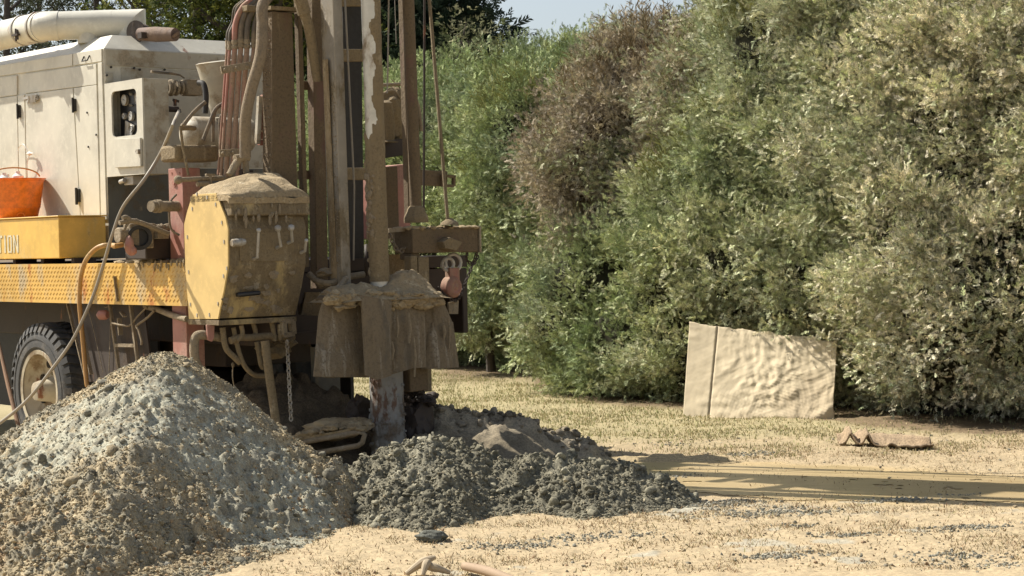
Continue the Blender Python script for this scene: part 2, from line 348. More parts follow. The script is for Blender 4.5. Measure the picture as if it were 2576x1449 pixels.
# ================================================================ heaps
def lumps(p, sc, seed, th=0.25):
    return 0.30 * sm(fbm(p, sc, 3, seed), th, th + 0.30)
def rigid_chips(Vc, sz, cols, name, parent, mat='spoil', sub=1, seed=1, flat=0.6):
    rs = np.random.RandomState(seed); V0, F0 = ico(sub); F0 = np.array(F0); n = len(Vc)
    if sub == 0: pass
    ang = rs.uniform(0, 6.28, (n, 3)); ca, sa = np.cos(ang), np.sin(ang)
    jit = V0[None] * (1 + rs.uniform(-0.3, 0.3, (n, len(V0), 1)))
    sc = np.stack([sz * rs.uniform(0.7, 1.3, n), sz * rs.uniform(0.7, 1.3, n), sz * rs.uniform(0.4, 1, n) * (flat + .3)], 1)
    q = jit * sc[:, None]
    x = q[..., 0] * ca[:, 0:1] - q[..., 1] * sa[:, 0:1]; y = q[..., 0] * sa[:, 0:1] + q[..., 1] * ca[:, 0:1]; z = q[..., 2]
    y2 = y * ca[:, 1:2] - z * sa[:, 1:2]; z2 = y * sa[:, 1:2] + z * ca[:, 1:2]
    V = np.stack([x, y2, z2], 2) + Vc[:, None]
    Fa = (F0[None] + (np.arange(n) * len(V0))[:, None, None]).reshape(-1, 3)
    return npmesh(name, V.reshape(-1, 3), Fa, mat, parent, cols=np.repeat(cols, len(V0), 0), smooth=sub > 1)
def heightpart(name, x0, x1, y0, y1, res, hf, cf, mat, parent, cut=-0.012):
    X, Y, Fq = grid(x0, x1, y0, y1, res); h = hf(X, Y)
    keep = (h[Fq] > cut).any(1); Fk = Fq[keep]; used = np.unique(Fk); rm = np.zeros(len(X), int); rm[used] = np.arange(len(used))
    hh = np.maximum(h, cut - 0.02)
    V = np.stack([X, Y, hh], 1)[used]
    return npmesh(name, V, rm[Fk], mat, parent, cols=cf(X, Y, h)[used], smooth=True)
def prof_from(pts, Y):
    q = [P(a, b, Y) for a, b in pts]; return [v.x for v in q], [v.z for v in q]
TAN = np.array([0.36, 0.30, 0.195]); PALE = np.array([0.37, 0.365, 0.29]); DK = np.array([0.17, 0.16, 0.125]); BRN = np.array([0.29, 0.20, 0.115]); GRN = np.array([0.29, 0.275, 0.20])
# -- 1 big cuttings heap on the left
h1x, h1z = prof_from([(-700, 1330), (-300, 1230), (0, 1112), (150, 1012), (300, 928), (380, 893), (430, 886), (470, 898), (510, 922), (600, 990), (700, 1070), (800, 1140), (865, 1190), (950, 1285), (1040, 1350), (1200, 1420)], 11.4)
def base1(X, Y):
    dy = Y - 11.4; pr = np.interp(X, h1x, h1z); s = np.interp(X, [-4, -2.8, -1.8], [0.22, 0.34, 0.47])
    h = pr - s * (np.sqrt(np.minimum(dy, 0) ** 2 + 0.03) - 0.17) - 0.62 * np.maximum(dy, 0)
    ap = 0.095 * sm(X, -0.35, -1.6) * sm(Y, 12.2, 11.6) * sm(Y, 8.6, 9.4) * sm(X, -4.5, -3.7) - 0.045
    return np.maximum(h, 0) + ap * sm(h, 0.3, -0.05) + np.minimum(h, 0) * 0.15
def hf1(X, Y):
    p = np.stack([X, Y, X * 0], 1); b = base1(X, Y); k = sm(b, 0.0, 0.1)
    low = sm(b, 0.75, 0.25)                               # coarser lower on the heap
    h = b + k * (0.025 * fbm(p, 2.5, 3, 101) + (0.06 + 0.07 * low) * lumps(p, 7, 102, 0.22) + (0.02 + 0.06 * low) * lumps(p, 19, 103, 0.08) + 0.016 * fbm(p, 24, 3, 104) + 0.010 * fbm(p, 60, 2, 105))
    h = h - k * 0.14 * lumps(p + 9, 6, 106, 0.36)
    return h
def pale1(X, Y):
    p = np.stack([X, Y, X * 0], 1); a = G(0, 0) if False else None
    u = fbm(p * np.array([1, 0.8, 1]), 1.1, 4, 110)
    c1 = P(330, 1180, 11.1); c2 = P(640, 1250, 10.8)
    d = np.exp(-(((X - c1.x) / 1.15) ** 2 + ((Y - 10.5) / 0.6) ** 2)) + 0.8 * np.exp(-(((X - c2.x) / 0.45) ** 2 + ((Y - 10.9) / 0.3) ** 2))
    return sm(d + 0.55 * u + 0.25 * fbm(p, 9, 3, 111), 0.40, 0.62)
def cf1(X, Y, h):
    p = np.stack([X, Y, h], 1); n = fbm(p, 26, 3, 112); n2 = fbm(p, 80, 2, 113); n3 = fbm(p, 4, 4, 114)
    c = TAN * (1 + 0.25 * n + 0.3 * n2)[:, None]
    k = sm(n3 + 0.5 * n, 0.0, 0.5)[:, None] * 0.55; c = c * (1 - k) + GRN * 0.85 * k
    k = (sm(fbm(p, 3.2, 3, 119), 0.1, 0.5) * sm(h, 0.55, 0.2))[:, None] * 0.8; c = c * (1 - k) + BRN * (1 + 0.3 * n2)[:, None] * k
    pl = (pale1(X, Y) * sm(n2 + n, -0.55, 0.0))[:, None]; c = c * (1 - pl) + PALE * (1 + 0.12 * n)[:, None] * pl
    q = np.stack([X, Y, X * 0], 1); d = sm(lumps(q, 7, 102, 0.22) + 0.5 * lumps(q, 17, 103, .12), 0.03, 0.14)[:, None]
    return c * (1 - d * 0.7) + DK * (1.35 + 0.4 * n2)[:, None] * d * 0.7
hp1 = empty('cuttings_heap', (-2.0, 11.4, 0), 'tall grey and tan heap of drill cuttings in front of the truck wheel', 'heap')
def loc(o, e): 
    o.location = -Vector(e.location); return o
loc(heightpart('heap_surface', -4.6, 0.1, 8.4, 13.3, 0.0095, hf1, cf1, 'spoil', hp1), hp1)
rs = np.random.RandomState(21)
n = 85000; X = rs.uniform(-4.0, 0.1, n); Y = rs.uniform(8.9, 11.9, n); h = hf1(X, Y); pl = pale1(X, Y); k = (h > 0.0) & (rs.rand(n) > 0.72 * pl); X, Y, h, pl = X[k], Y[k], h[k], pl[k]; n = len(X)
pal = np.array([TAN * 1.25, TAN * 0.8, GRN, BRN, PALE * 1.1, DK * 1.4, TAN * 1.5]); low = sm(h, 0.6, 0.15)
ci = np.where(rs.rand(n) < low * 0.3, 3, rs.choice(7, n, p=[.28, .2, .14, .08, .10, .10, .10])); loc_ = cf1(X, Y, h); cols = np.where(rs.rand(n, 1) < 0.22, pal[ci], loc_) * rs.uniform(0.7, 1.3, (n, 1))
sz = 0.0035 + 0.0045 * rs.rand(n) ** 2 + 0.008 * low * rs.rand(n) ** 4
c_ = rigid_chips(np.stack([X, Y, h + sz * 0.3], 1), sz, cols, 'rock_chips', hp1, seed=3); tag(loc(c_, hp1), kind='stuff')
n = 480; X = rs.uniform(-3.4, -0.2, n); Y = rs.uniform(9.3, 11.5, n); h = hf1(X, Y); k = (h > 0.0) & (rs.rand(n) < np.where(h > 0.6, 0.4, 0.9)); X, Y, h = X[k], Y[k], h[k]; n = len(X)
sz = 0.009 + 0.034 * rs.rand(n) ** 4
c_ = rigid_chips(np.stack([X, Y, h + sz * 0.1], 1), sz, np.where(rs.rand(n, 1) < 0.72, DK * 1.0, TAN * 0.8) * rs.uniform(0.8, 1.3, (n, 1)), 'clods', hp1, 'clod', 2, 5, 0.5); tag(loc(c_, hp1), kind='stuff')
# -- 2 dark blue-grey clod heap
h2x, h2z = prof_from([(780, 1260), (840, 1215), (900, 1165), (960, 1140), (1010, 1130), (1080, 1112), (1150, 1126), (1200, 1150), (1235, 1166), (1300, 1170), (1400, 1176), (1450, 1170), (1520, 1180), (1600, 1210), (1700, 1245), (1790, 1285)], 12.0)
def hf2(X, Y):
    p = np.stack([X, Y, X * 0], 1); yc = np.interp(X, [-1.2, 0.2, 1.3], [12.0, 11.95, 11.6]); dy = Y - yc
    pr = np.interp(X, h2x, h2z); pr = pr + np.interp(X, [0, 1.3], [0, 0.07])
    b = pr - 0.27 * (np.sqrt(np.minimum(dy, 0) ** 2 + 0.02) - 0.14) - 0.75 * np.maximum(dy, 0) + 0.05 * fbm(p, 2.2, 3, 210)
    k = sm(b, 0.0, 0.08)
    return np.maximum(b, 0) + np.minimum(b, 0) * 0.3 + k * (0.13 * lumps(p, 5.5, 202, 0.08) + 0.10 * lumps(p, 14, 203, 0.02) + 0.05 * lumps(p, 34, 207, 0.0) + 0.02 * fbm(p, 24, 3, 204) + 0.008 * fbm(p, 60, 2, 205) - 0.12 * lumps(p + 5, 8, 206, 0.25)) 
def cf2(X, Y, h):
    p = np.stack([X, Y, h], 1); n = fbm(p, 20, 3, 212); n2 = fbm(p, 60, 2, 213)
    c = np.array([0.168, 0.158, 0.116]) * (1 + 0.3 * n + 0.3 * n2)[:, None]
    k = sm(fbm(p, 3.5, 4, 214) + 0.4 * n2, 0.15, 0.5)[:, None] * 0.6; return c * (1 - k) + np.array([0.31, 0.295, 0.225]) * k
hp2 = empty('clod_heap', (-0.2, 11.8, 0), 'low dark blue-grey heap of wet clods in front of the well casing', 'heap')
loc(heightpart('heap_surface', -1.7, 1.7, 10.2, 13.0, 0.012, hf2, cf2, 'clod', hp2), hp2)
n = 5200; X = rs.uniform(-1.5, 1.7, n); Y = rs.uniform(10.25, 12.4, n); h = hf2(X, Y); k = h > 0.012; X, Y, h = X[k], Y[k], h[k]; n = len(X)
sz = 0.006 + 0.028 * rs.rand(n) ** 5
c_ = rigid_chips(np.stack([X, Y, h - sz * 0.05], 1), sz, cf2(X, Y, h) * rs.uniform(0.65, 1.6, (n, 1)), 'clods', hp2, 'clod', 2, 8, 0.6); tag(loc(c_, hp2), kind='stuff')
n = 34000; X = rs.uniform(-1.5, 1.8, n); Y = rs.uniform(10.2, 12.5, n); h = hf2(X, Y); k = h > 0.0; X, Y, h = X[k], Y[k], h[k]; n = len(X)
sz = 0.004 + 0.008 * rs.rand(n) ** 2
c_ = rigid_chips(np.stack([X, Y, h + sz * 0.2], 1), sz, np.where(rs.rand(n, 1) < .85, cf2(X, Y, h), np.array([0.33, 0.29, 0.20])) * rs.uniform(0.7, 1.5, (n, 1)), 'crumbs', hp2, 'clod', 1, 9); tag(loc(c_, hp2), kind='stuff')
# -- 3 mud bank behind the hole and spoil below the rig
h3x, h3z = prof_from([(1000, 1100), (1050, 1030), (1100, 1038), (1150, 1052), (1200, 1056), (1260, 1050), (1330, 1064), (1400, 1094), (1460, 1118), (1515, 1135), (1580, 1175), (1650, 1190)], 13.6)
h4x, h4z = prof_from([(430, 1090), (520, 1010), (600, 962), (700, 945), (760, 958), (850, 995), (930, 1040), (1000, 1100), (1060, 1160)], 13.9)
def hf3(X, Y):
    p = np.stack([X, Y, X * 0], 1)
    a = np.interp(X, h3x, h3z) - 0.42 * (np.sqrt((np.minimum(Y - 13.6, 0)) ** 2 + 0.01) - 0.1) - 0.5 * np.maximum(Y - 13.6, 0)
    b = np.interp(X, h4x, h4z) - 0.42 * (np.sqrt((np.minimum(Y - 13.9, 0)) ** 2 + 0.02) - 0.14) - 0.5 * np.maximum(Y - 13.9, 0)
    h = np.maximum(a, b); k = sm(h, 0, 0.06); top = sm(Y, 13.3, 13.6)
    return h + k * (0.03 * fbm(p, 3, 3, 301) + (0.09 + 0.10 * top) * lumps(p, 8, 302, 0.1) + 0.05 * lumps(p, 19, 305, 0.05) + 0.008 * fbm(p, 25, 3, 303))
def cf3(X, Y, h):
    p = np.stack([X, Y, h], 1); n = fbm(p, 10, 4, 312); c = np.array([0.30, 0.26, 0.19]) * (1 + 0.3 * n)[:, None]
    k = 0.7 * sm(Y + 0.1 * n, 13.5, 13.2)[:, None]; c = c * (1 - k) + np.array([0.15, 0.125, 0.085]) * (1 + 0.4 * n)[:, None] * k  # wet front face darkened further: its shade put into the colour
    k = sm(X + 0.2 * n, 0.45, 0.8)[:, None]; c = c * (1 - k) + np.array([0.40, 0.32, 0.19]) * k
    k = sm(X, -0.7, -1.0)[:, None]; return c * (1 - k) + np.array([0.12, 0.095, 0.065]) * (1 + 0.4 * n)[:, None] * k  # shade under the rig put into the spoil's colour
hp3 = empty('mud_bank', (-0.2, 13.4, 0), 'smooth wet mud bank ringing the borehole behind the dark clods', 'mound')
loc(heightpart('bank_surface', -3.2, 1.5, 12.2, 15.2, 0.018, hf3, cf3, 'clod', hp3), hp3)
rs3 = np.random.RandomState(33); n = 240; q = rs3.rand(n); X = np.interp(q, [0, 1], [-0.75, 0.65]); Y = 13.55 + rs3.normal(0, 0.07, n); h = hf3(X, Y); sz = 0.007 + 0.024 * rs3.rand(n) ** 3
c_ = rigid_chips(np.stack([X, Y, h + sz * 0.2], 1), sz, np.array([0.23, 0.20, 0.15]) * rs3.uniform(0.6, 1.4, (n, 1)), 'clods', hp3, 'clod', 2, 10, 0.6); tag(loc(c_, hp3), kind='stuff')

# -- loose crumbs over the ground, dead turf and grass
n = 9000; rs = np.random.RandomState(44); X = rs.uniform(-1.3, 4.6, n); Y = 9.2 + 6.5 * rs.rand(n) ** 1.3
p = np.stack([X, Y, X * 0], 1); mm = mudmask(X, Y); d = sm(fbm(p, 2.6, 3, 50), -0.1, 0.4); k = rs.rand(n) < (0.12 + d) * (1 - 0.85 * mm); X, Y = X[k], Y[k]; n = len(X)
sz = 0.0025 + 0.010 * rs.rand(n) ** 5
o = rigid_chips(np.stack([X, Y, ground_h(X, Y) + sz * 0.3], 1), sz, np.array([[0.25, 0.23, 0.18], [0.42, 0.34, 0.22], [0.30, 0.21, 0.13]])[rs.choice(3, n, p=[.4, .35, .25])] * rs.uniform(0.7, 1.3, (n, 1)), 'ground_crumbs', None, 'clod', 1, 12)
tag(o, 'grey and brown crumbs of spoil strewn over the dry ground', 'crumbs', kind='stuff')
# clustered grey patches of clods lying on the slurry at the right
pts = []
for (a, b, w, k_) in [(2260, 1258, .20, 420), (2420, 1330, .28, 520), (2130, 1345, .2, 300), (2010, 1322, .12, 160), (2520, 1420, .3, 300), (1930, 1290, .40, 1100), (1800, 1270, .3, 900), (1880, 1140, .28, 420), (1640, 1200, .25, 500), (2420, 1245, .1, 80), (1700, 1120, .5, 160), (1980, 1400, .25, 600), (2400, 1400, .3, 400), (1500, 1350, .4, 500), (1300, 1370, .3, 500)]:
    c = G(a, b)
    for _ in range(k_): pts.append((c.x + random.gauss(0, w * .5), c.y + random.gauss(0, w * .22)))
pts = np.array(pts); sz = 0.0022 + 0.009 * rs.rand(len(pts)) ** 4
o = rigid_chips(np.stack([pts[:, 0], pts[:, 1], ground_h(pts[:, 0], pts[:, 1]) + sz * .3], 1), sz, np.array([0.27, 0.26, 0.21]) * rs.uniform(0.7, 1.4, (len(pts), 1)), 'grey_crumbs', None, 'clod', 1, 13)
tag(o, 'patches of grey clay crumbs dropped on the tan slurry', 'crumbs', kind='stuff')
def blades(name, X, Y, L, wd, cols, lean, seed, label, mat='blade', z=None):
    rs = np.random.RandomState(seed); n = len(X); a = rs.uniform(0, 6.28, n); b = rs.uniform(0, 6.28, n)
    z0 = ground_h(X, Y) - 0.002 if z is None else z
    base = np.stack([X, Y, z0], 1); s = np.stack([np.cos(a), np.sin(a), a * 0], 1) * wd[:, None] / 2
    tip = base + np.stack([np.cos(b) * lean * L, np.sin(b) * lean * L, L * np.sqrt(np.maximum(0.05, 1 - lean ** 2))], 1)
    mid = base * 0.45 + tip * 0.55; mid[:, 2] += L * 0.12
    V = np.stack([base - s, base + s, mid + s * .7, mid - s * .7, tip], 1).reshape(-1, 3); i = np.arange(n)[:, None] * 5
    Fq = np.concatenate([i + np.array([0, 1, 2]), i + np.array([0, 2, 3]), i + np.array([3, 2, 4])])
    return tag(npmesh(name, V, Fq, mat, None, cols=np.repeat(cols, 5, 0)), label, 'grass', kind='stuff')
n = 150000; X = rs.uniform(-2.8, 5.2, n); Y = rs.uniform(13.2, 24, n); p = np.stack([X, Y, X * 0], 1); nn = fbm(p, 2.5, 4, 70)
k = rs.rand(n) < sm(Y + nn * 1.3 - 0.25 * np.maximum(0, 1.5 - X), 13.4, 15.6) * (0.25 + 0.75 * sm(nn, -0.35, 0.3)) * (1 - 0.85 * hedge_foot(X, Y)); X, Y, nn = X[k], Y[k], nn[k]; n = len(X)
dry = rs.rand(n) < (0.50 + 0.3 * nn + 0.25 * sm(X, 0.5, 3.0)); cols = np.where(dry[:, None], np.array([0.42, 0.36, 0.21]), np.array([0.27, 0.28, 0.125])) * rs.uniform(0.7, 1.25, (n, 1))
blades('grass', X, Y, rs.uniform(0.012, 0.036, n), rs.uniform(0.005, 0.010, n), cols, rs.uniform(0.1, 0.85, n), 71, 'short yellow-green grass along the foot of the hedge')
n = 190000; X = rs.uniform(-1.3, 4.8, n); Y = rs.uniform(9.1, 14.5, n); p = np.stack([X, Y, X * 0], 1); mm = mudmask(X, Y); nn = fbm(p, 3.5, 4, 80)
k = rs.rand(n) < (1 - 0.93 * mm) * (0.10 + 0.7 * sm(nn, -0.15, 0.35)) * np.where((Y > 11.6) & (X < 1.2), 0.25, 1) * np.where(hf2(X, Y) > 0.02, 0, 1) * np.where(hf1(X, Y) > 0.02, 0, 1); X, Y = X[k], Y[k]; n = len(X)
cols = np.array([[0.48, 0.41, 0.27], [0.30, 0.22, 0.12], [0.20, 0.13, 0.08], [0.42, 0.30, 0.19], [0.26, 0.24, 0.11]])[rs.choice(5, n, p=[.42, .2, .13, .15, .1])] * rs.uniform(0.7, 1.2, (n, 1))
blades('dead_turf', X, Y, 0.008 + 0.028 * rs.rand(n) ** 2.5, rs.uniform(0.003, 0.007, n), cols, rs.uniform(0.4, 0.98, n), 81, 'trampled dead turf and straw poking out of the dried mud')
# ================================================================ vegetation
def spray_template(kind, rs):
    """one flat fern-like branchlet, unit length along x, in the xy plane, slightly drooping"""
    Q = []
    def leaf(p, a, L, w):
        d = np.array([math.cos(a), math.sin(a), rs.uniform(-0.25, 0.25)]); s = np.array([-math.sin(a), math.cos(a), rs.uniform(-.3, .3)]); p = np.array(p)
        Q.append([p, p + d * L * .45 + s * w / 2, p + d * L, p + d * L * .5 - s * w / 2])
    if kind == 'cypress':
        for k in range(9):
            x = 0.05 + k * 0.105; s = 1 if k % 2 else -1
            leaf((x, 0, -0.25 * x * x), s * rs.uniform(0.5, 0.9), rs.uniform(0.28, 0.5) * (1.15 - x * .6), rs.uniform(0.075, 0.115))
            if k % 2: leaf((x + .05, 0, -0.25 * x * x), -s * rs.uniform(0.4, 0.9), rs.uniform(0.2, 0.34), rs.uniform(0.07, 0.10))
        leaf((0.0, 0, 0), 0, 0.6, 0.045); leaf((0.55, 0, -.08), rs.uniform(-.1, .1), 0.48, 0.085)
    elif kind == 'twig':
        for k in range(7):
            x = 0.05 + k * 0.13; s = 1 if k % 2 else -1
            leaf((x, 0, 0), s * rs.uniform(0.4, 1.1), rs.uniform(0.2, 0.42), rs.uniform(0.03, 0.055))
        leaf((0, 0, 0), 0.05, 1.0, 0.04)
    else:
        for k in range(6):
            leaf((rs.uniform(0, .6), rs.uniform(-.3, .3), rs.uniform(-.3, .3)), rs.uniform(-2, 2), rs.uniform(0.35, 0.6), rs.uniform(0.14, 0.22))
    return np.array(Q)                                     # (q,4,3)
def norm(v): return v / np.maximum(np.linalg.norm(v, axis=1, keepdims=True), 1e-9)
def sprays(name, Pn, D, size, cols, kind, mat, parent, seed, smat=None):
    rs = np.random.RandomState(seed); T = [spray_template(kind, rs) for _ in range(6)]; n = len(Pn)
    D = norm(D); r = norm(rs.normal(0, 1, (n, 3))); S = norm(np.cross(D, r)); U = np.cross(D, S)
    VV = []; CC = []; FF = []; off = 0; which = rs.randint(0, 6, n)
    for k in range(6):
        m = which == k; t = T[k]; q = len(t); nn = m.sum()
        tv = t.reshape(-1, 3)
        V = Pn[m][:, None] + size[m][:, None, None] * (tv[None, :, 0:1] * D[m][:, None] + tv[None, :, 1:2] * S[m][:, None] + tv[None, :, 2:3] * U[m][:, None])
        VV.append(V.reshape(-1, 3)); c = np.repeat(cols[m], q * 4, 0)
        c = c * np.repeat(rs.uniform(0.6, 1.45, (nn * q, 1)), 4, 0)
        CC.append(c); FF.append(np.arange(nn * q * 4).reshape(-1, 4) + off); off += nn * q * 4
    o = npmesh(name, np.concatenate(VV), np.concatenate(FF), mat, parent, cols=np.concatenate(CC))
    if parent is not None: o.location = -Vector(parent.location)
    return o
ALL = []                                                    # every ellipsoid of every shrub
def inside(Pn, skip):
    d = np.full(len(Pn), False)
    for i, e in enumerate(ALL):
        if i in skip: continue
        q = (Pn - np.array(e[:3])) / np.array(e[3:6]); d |= (q ** 2).sum(1) < 0.74
    return d
def surf(e, n, rs):
    d = norm(rs.normal(0, 1, (n, 3))); r = np.array(e[3:6]); p = d * r; nn = norm(d / r)
    area = (1 / np.linalg.norm(d / r, axis=1)); return p + np.array(e[:3]), nn, d
def shrub_clumps(es, ids, dens, rs, amp=0.16):
    PP = []; NN = []
    for e, i in zip(es, ids):
        A = 4 * math.pi * ((e[3] * e[4]) ** 1.6 / 3 + (e[3] * e[5]) ** 1.6 / 3 + (e[4] * e[5]) ** 1.6 / 3) ** (1 / 1.6)
        p, nn, d = surf(e, int(A * dens), rs)
        f = fbm(p * np.array([1, 1, 1.5]), 1.3, 3, 500); f2 = fbm(p * np.array([1, 1, 1.35]), 3.6, 3, 503); p = p + nn * (amp * 2.2 * f + 0.34 * f2 + rs.normal(0, 0.10, len(p)) - 0.30 * (rs.rand(len(p)) < 0.22))[:, None]
        tocam = norm(np.array(EYE)[None] - p); fc = (tocam * nn).sum(1)
        k = (p[:, 2] > 0.05) & (rs.rand(len(p)) < 0.45 + 0.55 * sm(f2, -0.22, 0.05)) & ((fc > -0.12) | (rs.rand(len(p)) < 0.22)) & ~inside(p, [i]); PP.append(p[k]); NN.append(nn[k])
    return np.concatenate(PP), np.concatenate(NN)
def foliage(es, ids, colf, root, seed, dens=95, per=42, size=(0.038, 0.095), spread=0.070, kind='cypress', mat='foliage', up=0.25, droop=None):
    rs = np.random.RandomState(seed); cp, cn = shrub_clumps(es, ids, dens, rs)
    n = len(cp); off = rs.normal(0, 1, (n, per, 3)) * spread
    pos_ = cp[:, None] + off; nr = np.repeat(cn[:, None], per, 1)
    D = nr * 0.6 + off / spread * 0.35 + np.array([0, 0, up]) + rs.normal(0, 0.55, off.shape)
    pos_ = pos_.reshape(-1, 3); D = D.reshape(-1, 3); k = pos_[:, 2] > 0.02; pos_, D = pos_[k], D[k]
    br = np.repeat(rs.uniform(0.78, 1.22, (n, 1)), per, 0).reshape(-1)[k]
    cols = colf(pos_) * br[:, None] * rs.uniform(0.55, 1.4, (len(pos_), 1))
    sz = rs.uniform(size[0], size[1], len(pos_))
    return sprays('foliage', pos_, D, sz, cols, kind, mat, root, seed + 1)
def core(es, root, col, seed, sc=0.86, name='dark_core'):  # dark hull inside the leaves: shade of the gaps put into its colour
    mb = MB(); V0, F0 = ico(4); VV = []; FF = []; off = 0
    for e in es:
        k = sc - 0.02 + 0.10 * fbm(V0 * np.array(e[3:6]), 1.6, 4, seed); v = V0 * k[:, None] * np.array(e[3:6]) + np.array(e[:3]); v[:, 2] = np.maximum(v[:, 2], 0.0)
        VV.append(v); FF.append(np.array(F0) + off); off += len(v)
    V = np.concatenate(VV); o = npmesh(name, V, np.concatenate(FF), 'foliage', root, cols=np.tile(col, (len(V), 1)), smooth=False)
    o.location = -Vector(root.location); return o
GREEN = np.array([0.245, 0.30, 0.15]); YGREEN = np.array([0.46, 0.51, 0.245]); DUST = np.array([0.72, 0.665, 0.51]); DEAD = np.array([0.35, 0.305, 0.23]); BLUEG = np.array([0.29, 0.35, 0.235])
def mixn(a, b, k): k = np.clip(k, 0, 1)[:, None]; return a * (1 - k) + b * k
def colf_for(kind):
    def f(p):
        n1 = fbm(p, 1.3, 4, 600); n2 = fbm(p, 6, 3, 601)
        c = mixn(np.tile(GREEN, (len(p), 1)), YGREEN, 0.38 + 0.6 * n1 + 0.5 * n2)
        c = mixn(c, BLUEG, sm(fbm(p, 0.9, 3, 605), 0.0, 0.5) * .6)
        if kind == 'green': dust = 0.02 + 0.25 * sm(p[:, 2], 1.6, 0.3)
        elif kind == 'brown':
            c = mixn(np.tile(DEAD, (len(p), 1)), np.array([0.45, 0.38, 0.285]), 0.4 + n2); c = mixn(c, GREEN * 1.1, sm(n1 + 0.7 * n2, 0.12, 0.5)); dust = 0.12 + 0 * n1
        elif kind == 'mid': dust = 0.18 + 0.3 * sm(p[:, 0], 0.8, 3.0)
        elif kind == 'dusty': dust = 0.50 + 0.22 * sm(p[:, 0], 2.2, 3.6)
        else: dust = 0.25 + 0 * n1
        if kind in ('mid', 'green'):                          # dead twigs of the brown tree mingle with its neighbours
            dd = np.min([(((p - np.array(e[:3])) / (np.array(e[3:6]) + 0.25)) ** 2).sum(1) for e in BR], 0)
            kb = np.random.RandomState(len(p) + 1).rand(len(p)) < 0.75 * sm(-dd - 1.0 * n2, -2.4, -0.9); c = np.where(kb[:, None], DEAD * 1.1, c)
        dust = dust + 0.35 * n2 + 0.35 * n1
        dk = np.clip(dust, 0, 0.9) * 1.5 * np.random.RandomState(len(p)).rand(len(p)) ** 0.8
        # mud spray browned the edge of the dead patch
        return mixn(c, DUST, dk)
    return f
def front(px, Y): v = P(px, 600, Y); return v.x
def E(px, py, Y, rx, ry, rz):                                # ellipsoid whose FRONT as seen is at (px,py), depth Y
    v = P(px, py, Y + ry * 0.9); return (v.x + 0.3 * rx * 0, v.y, v.z, rx, ry, rz)
def HM(px, Y, rx, ry, zt, zb=-0.3):                           # hedge mass whose front is at depth Y in that column
    v = P(px, 600, Y); n_ = np.array([0.85, 0.53]); return (v.x + n_[0] * ry * .8, v.y + n_[1] * ry * .8, (zt + zb) / 2, rx, ry, (zt - zb) / 2)
shrubs = [
 ('cypress_hedge', 'green clipped cypress at the far left of the hedge, seen between the mast pipes', 'green',
   [HM(700, 27.5, 1.6, 1.2, 3.8), HM(860, 26.0, 1.5, 1.2, 3.8), HM(1010, 24.8, 1.4, 1.2, 3.75), (-1.4, 26.5, 0.7, 1.6, 1.0, 1.0)]),
 ('cypress_hedge', 'tall fresh green cypress just right of the mast, left of the dead brown one', 'green',
   [HM(1140, 24.6, 1.3, 1.2, 3.9), HM(1290, 23.5, 1.25, 1.2, 3.85), HM(1420, 21.8, 1.2, 1.2, 3.7), E(1330, 340, 22.2, .6, .6, .6), E(1180, 480, 23.9, .6, .6, .5), E(1300, 480, 22.6, .7, .7, .5)]),
 ('dead_cypress', 'dead brown cypress in the middle of the green hedge', 'brown',
   [E(1630, 200, 20.2, 0.62, 0.8, 0.58), E(1580, 310, 19.95, 0.75, 0.8, 0.72), E(1480, 420, 20.1, 0.62, 0.7, 0.5), E(1690, 290, 19.6, .4, .6, .6)]),
 ('cypress_hedge', 'tall yellow-green cypress right of the dead brown one', 'mid',
   [HM(1560, 20.6, 1.2, 1.1, 3.5), HM(1700, 19.6, 1.2, 1.1, 3.85), HM(1850, 18.7, 1.1, 1.1, 4.5), HM(2000, 17.9, 1.1, 1.1, 4.6), E(1960, 150, 17.9, .6, .6, .6), E(1800, 520, 18.4, .7, .7, .6), E(1880, 350, 18.3, .5, .5, .4), E(2060, 420, 17.5, .6, .6, .5)]),
 ('cypress_hedge', 'tall dusty cypress at the top right corner of the photo', 'dusty',
   [HM(2150, 17.2, 1.1, 1.1, 4.6), HM(2320, 16.6, 1.1, 1.1, 4.6), HM(2500, 16.1, 1.1, 1.1, 4.7), HM(2680, 15.6, 1.1, 1.1, 4.7), E(2250, 200, 16.7, .6, .6, .5), E(2450, 330, 16.0, .6, .6, .5), E(2180, 420, 16.8, .5, .5, .4)]),
 ('cypress_hedge', 'rounded low cypress bulging over the grass between the small tree and the cardboard', 'mid',
   [E(1540, 760, 19.5, 0.85, 0.8, 0.85), E(1620, 850, 18.9, 0.7, 0.7, 0.58), E(1430, 830, 19.9, 0.50, 0.5, 0.5), E(1740, 740, 18.5, 0.7, 0.7, 0.95), E(1600, 960, 19.4, 0.9, 0.5, 0.3)]),
 ('cypress_hedge', 'dusty tan-green cypress hanging over the top of the leaning cardboard', 'mid',
   [E(1920, 670, 17.75, 0.8, 0.75, 0.65), E(2080, 710, 17.2, 0.6, 0.7, 0.58), E(1900, 900, 18.2, 1.2, 0.8, 0.9), E(2000, 790, 17.12, 0.30, 0.10, 0.07)]),
 ('cypress_hedge', 'dust-covered cypress bulging at the right beside the cardboard', 'dusty',
   [E(2390, 650, 15.9, 0.85, 0.8, 0.75), E(2360, 860, 16.0, 0.58, 0.6, 0.52), E(2560, 740, 15.4, 0.85, 0.8, 0.8), E(2450, 1010, 16.5, 0.7, 0.5, 0.32)]),
]
HMs = [(i, e) for i, s in enumerate(shrubs) for e in s[3] if abs((e[2] - e[5]) + 0.3) < 1e-6]
for (i, a), (j, b) in zip(HMs[:-1], HMs[1:]): shrubs[i][3].append(tuple((p + q) / 2 for p, q in zip(a, b)))
BR = shrubs[2][3]
ids = []
for s in shrubs:
    ids.append(list(range(len(ALL), len(ALL) + len(s[3])))); ALL += s[3]
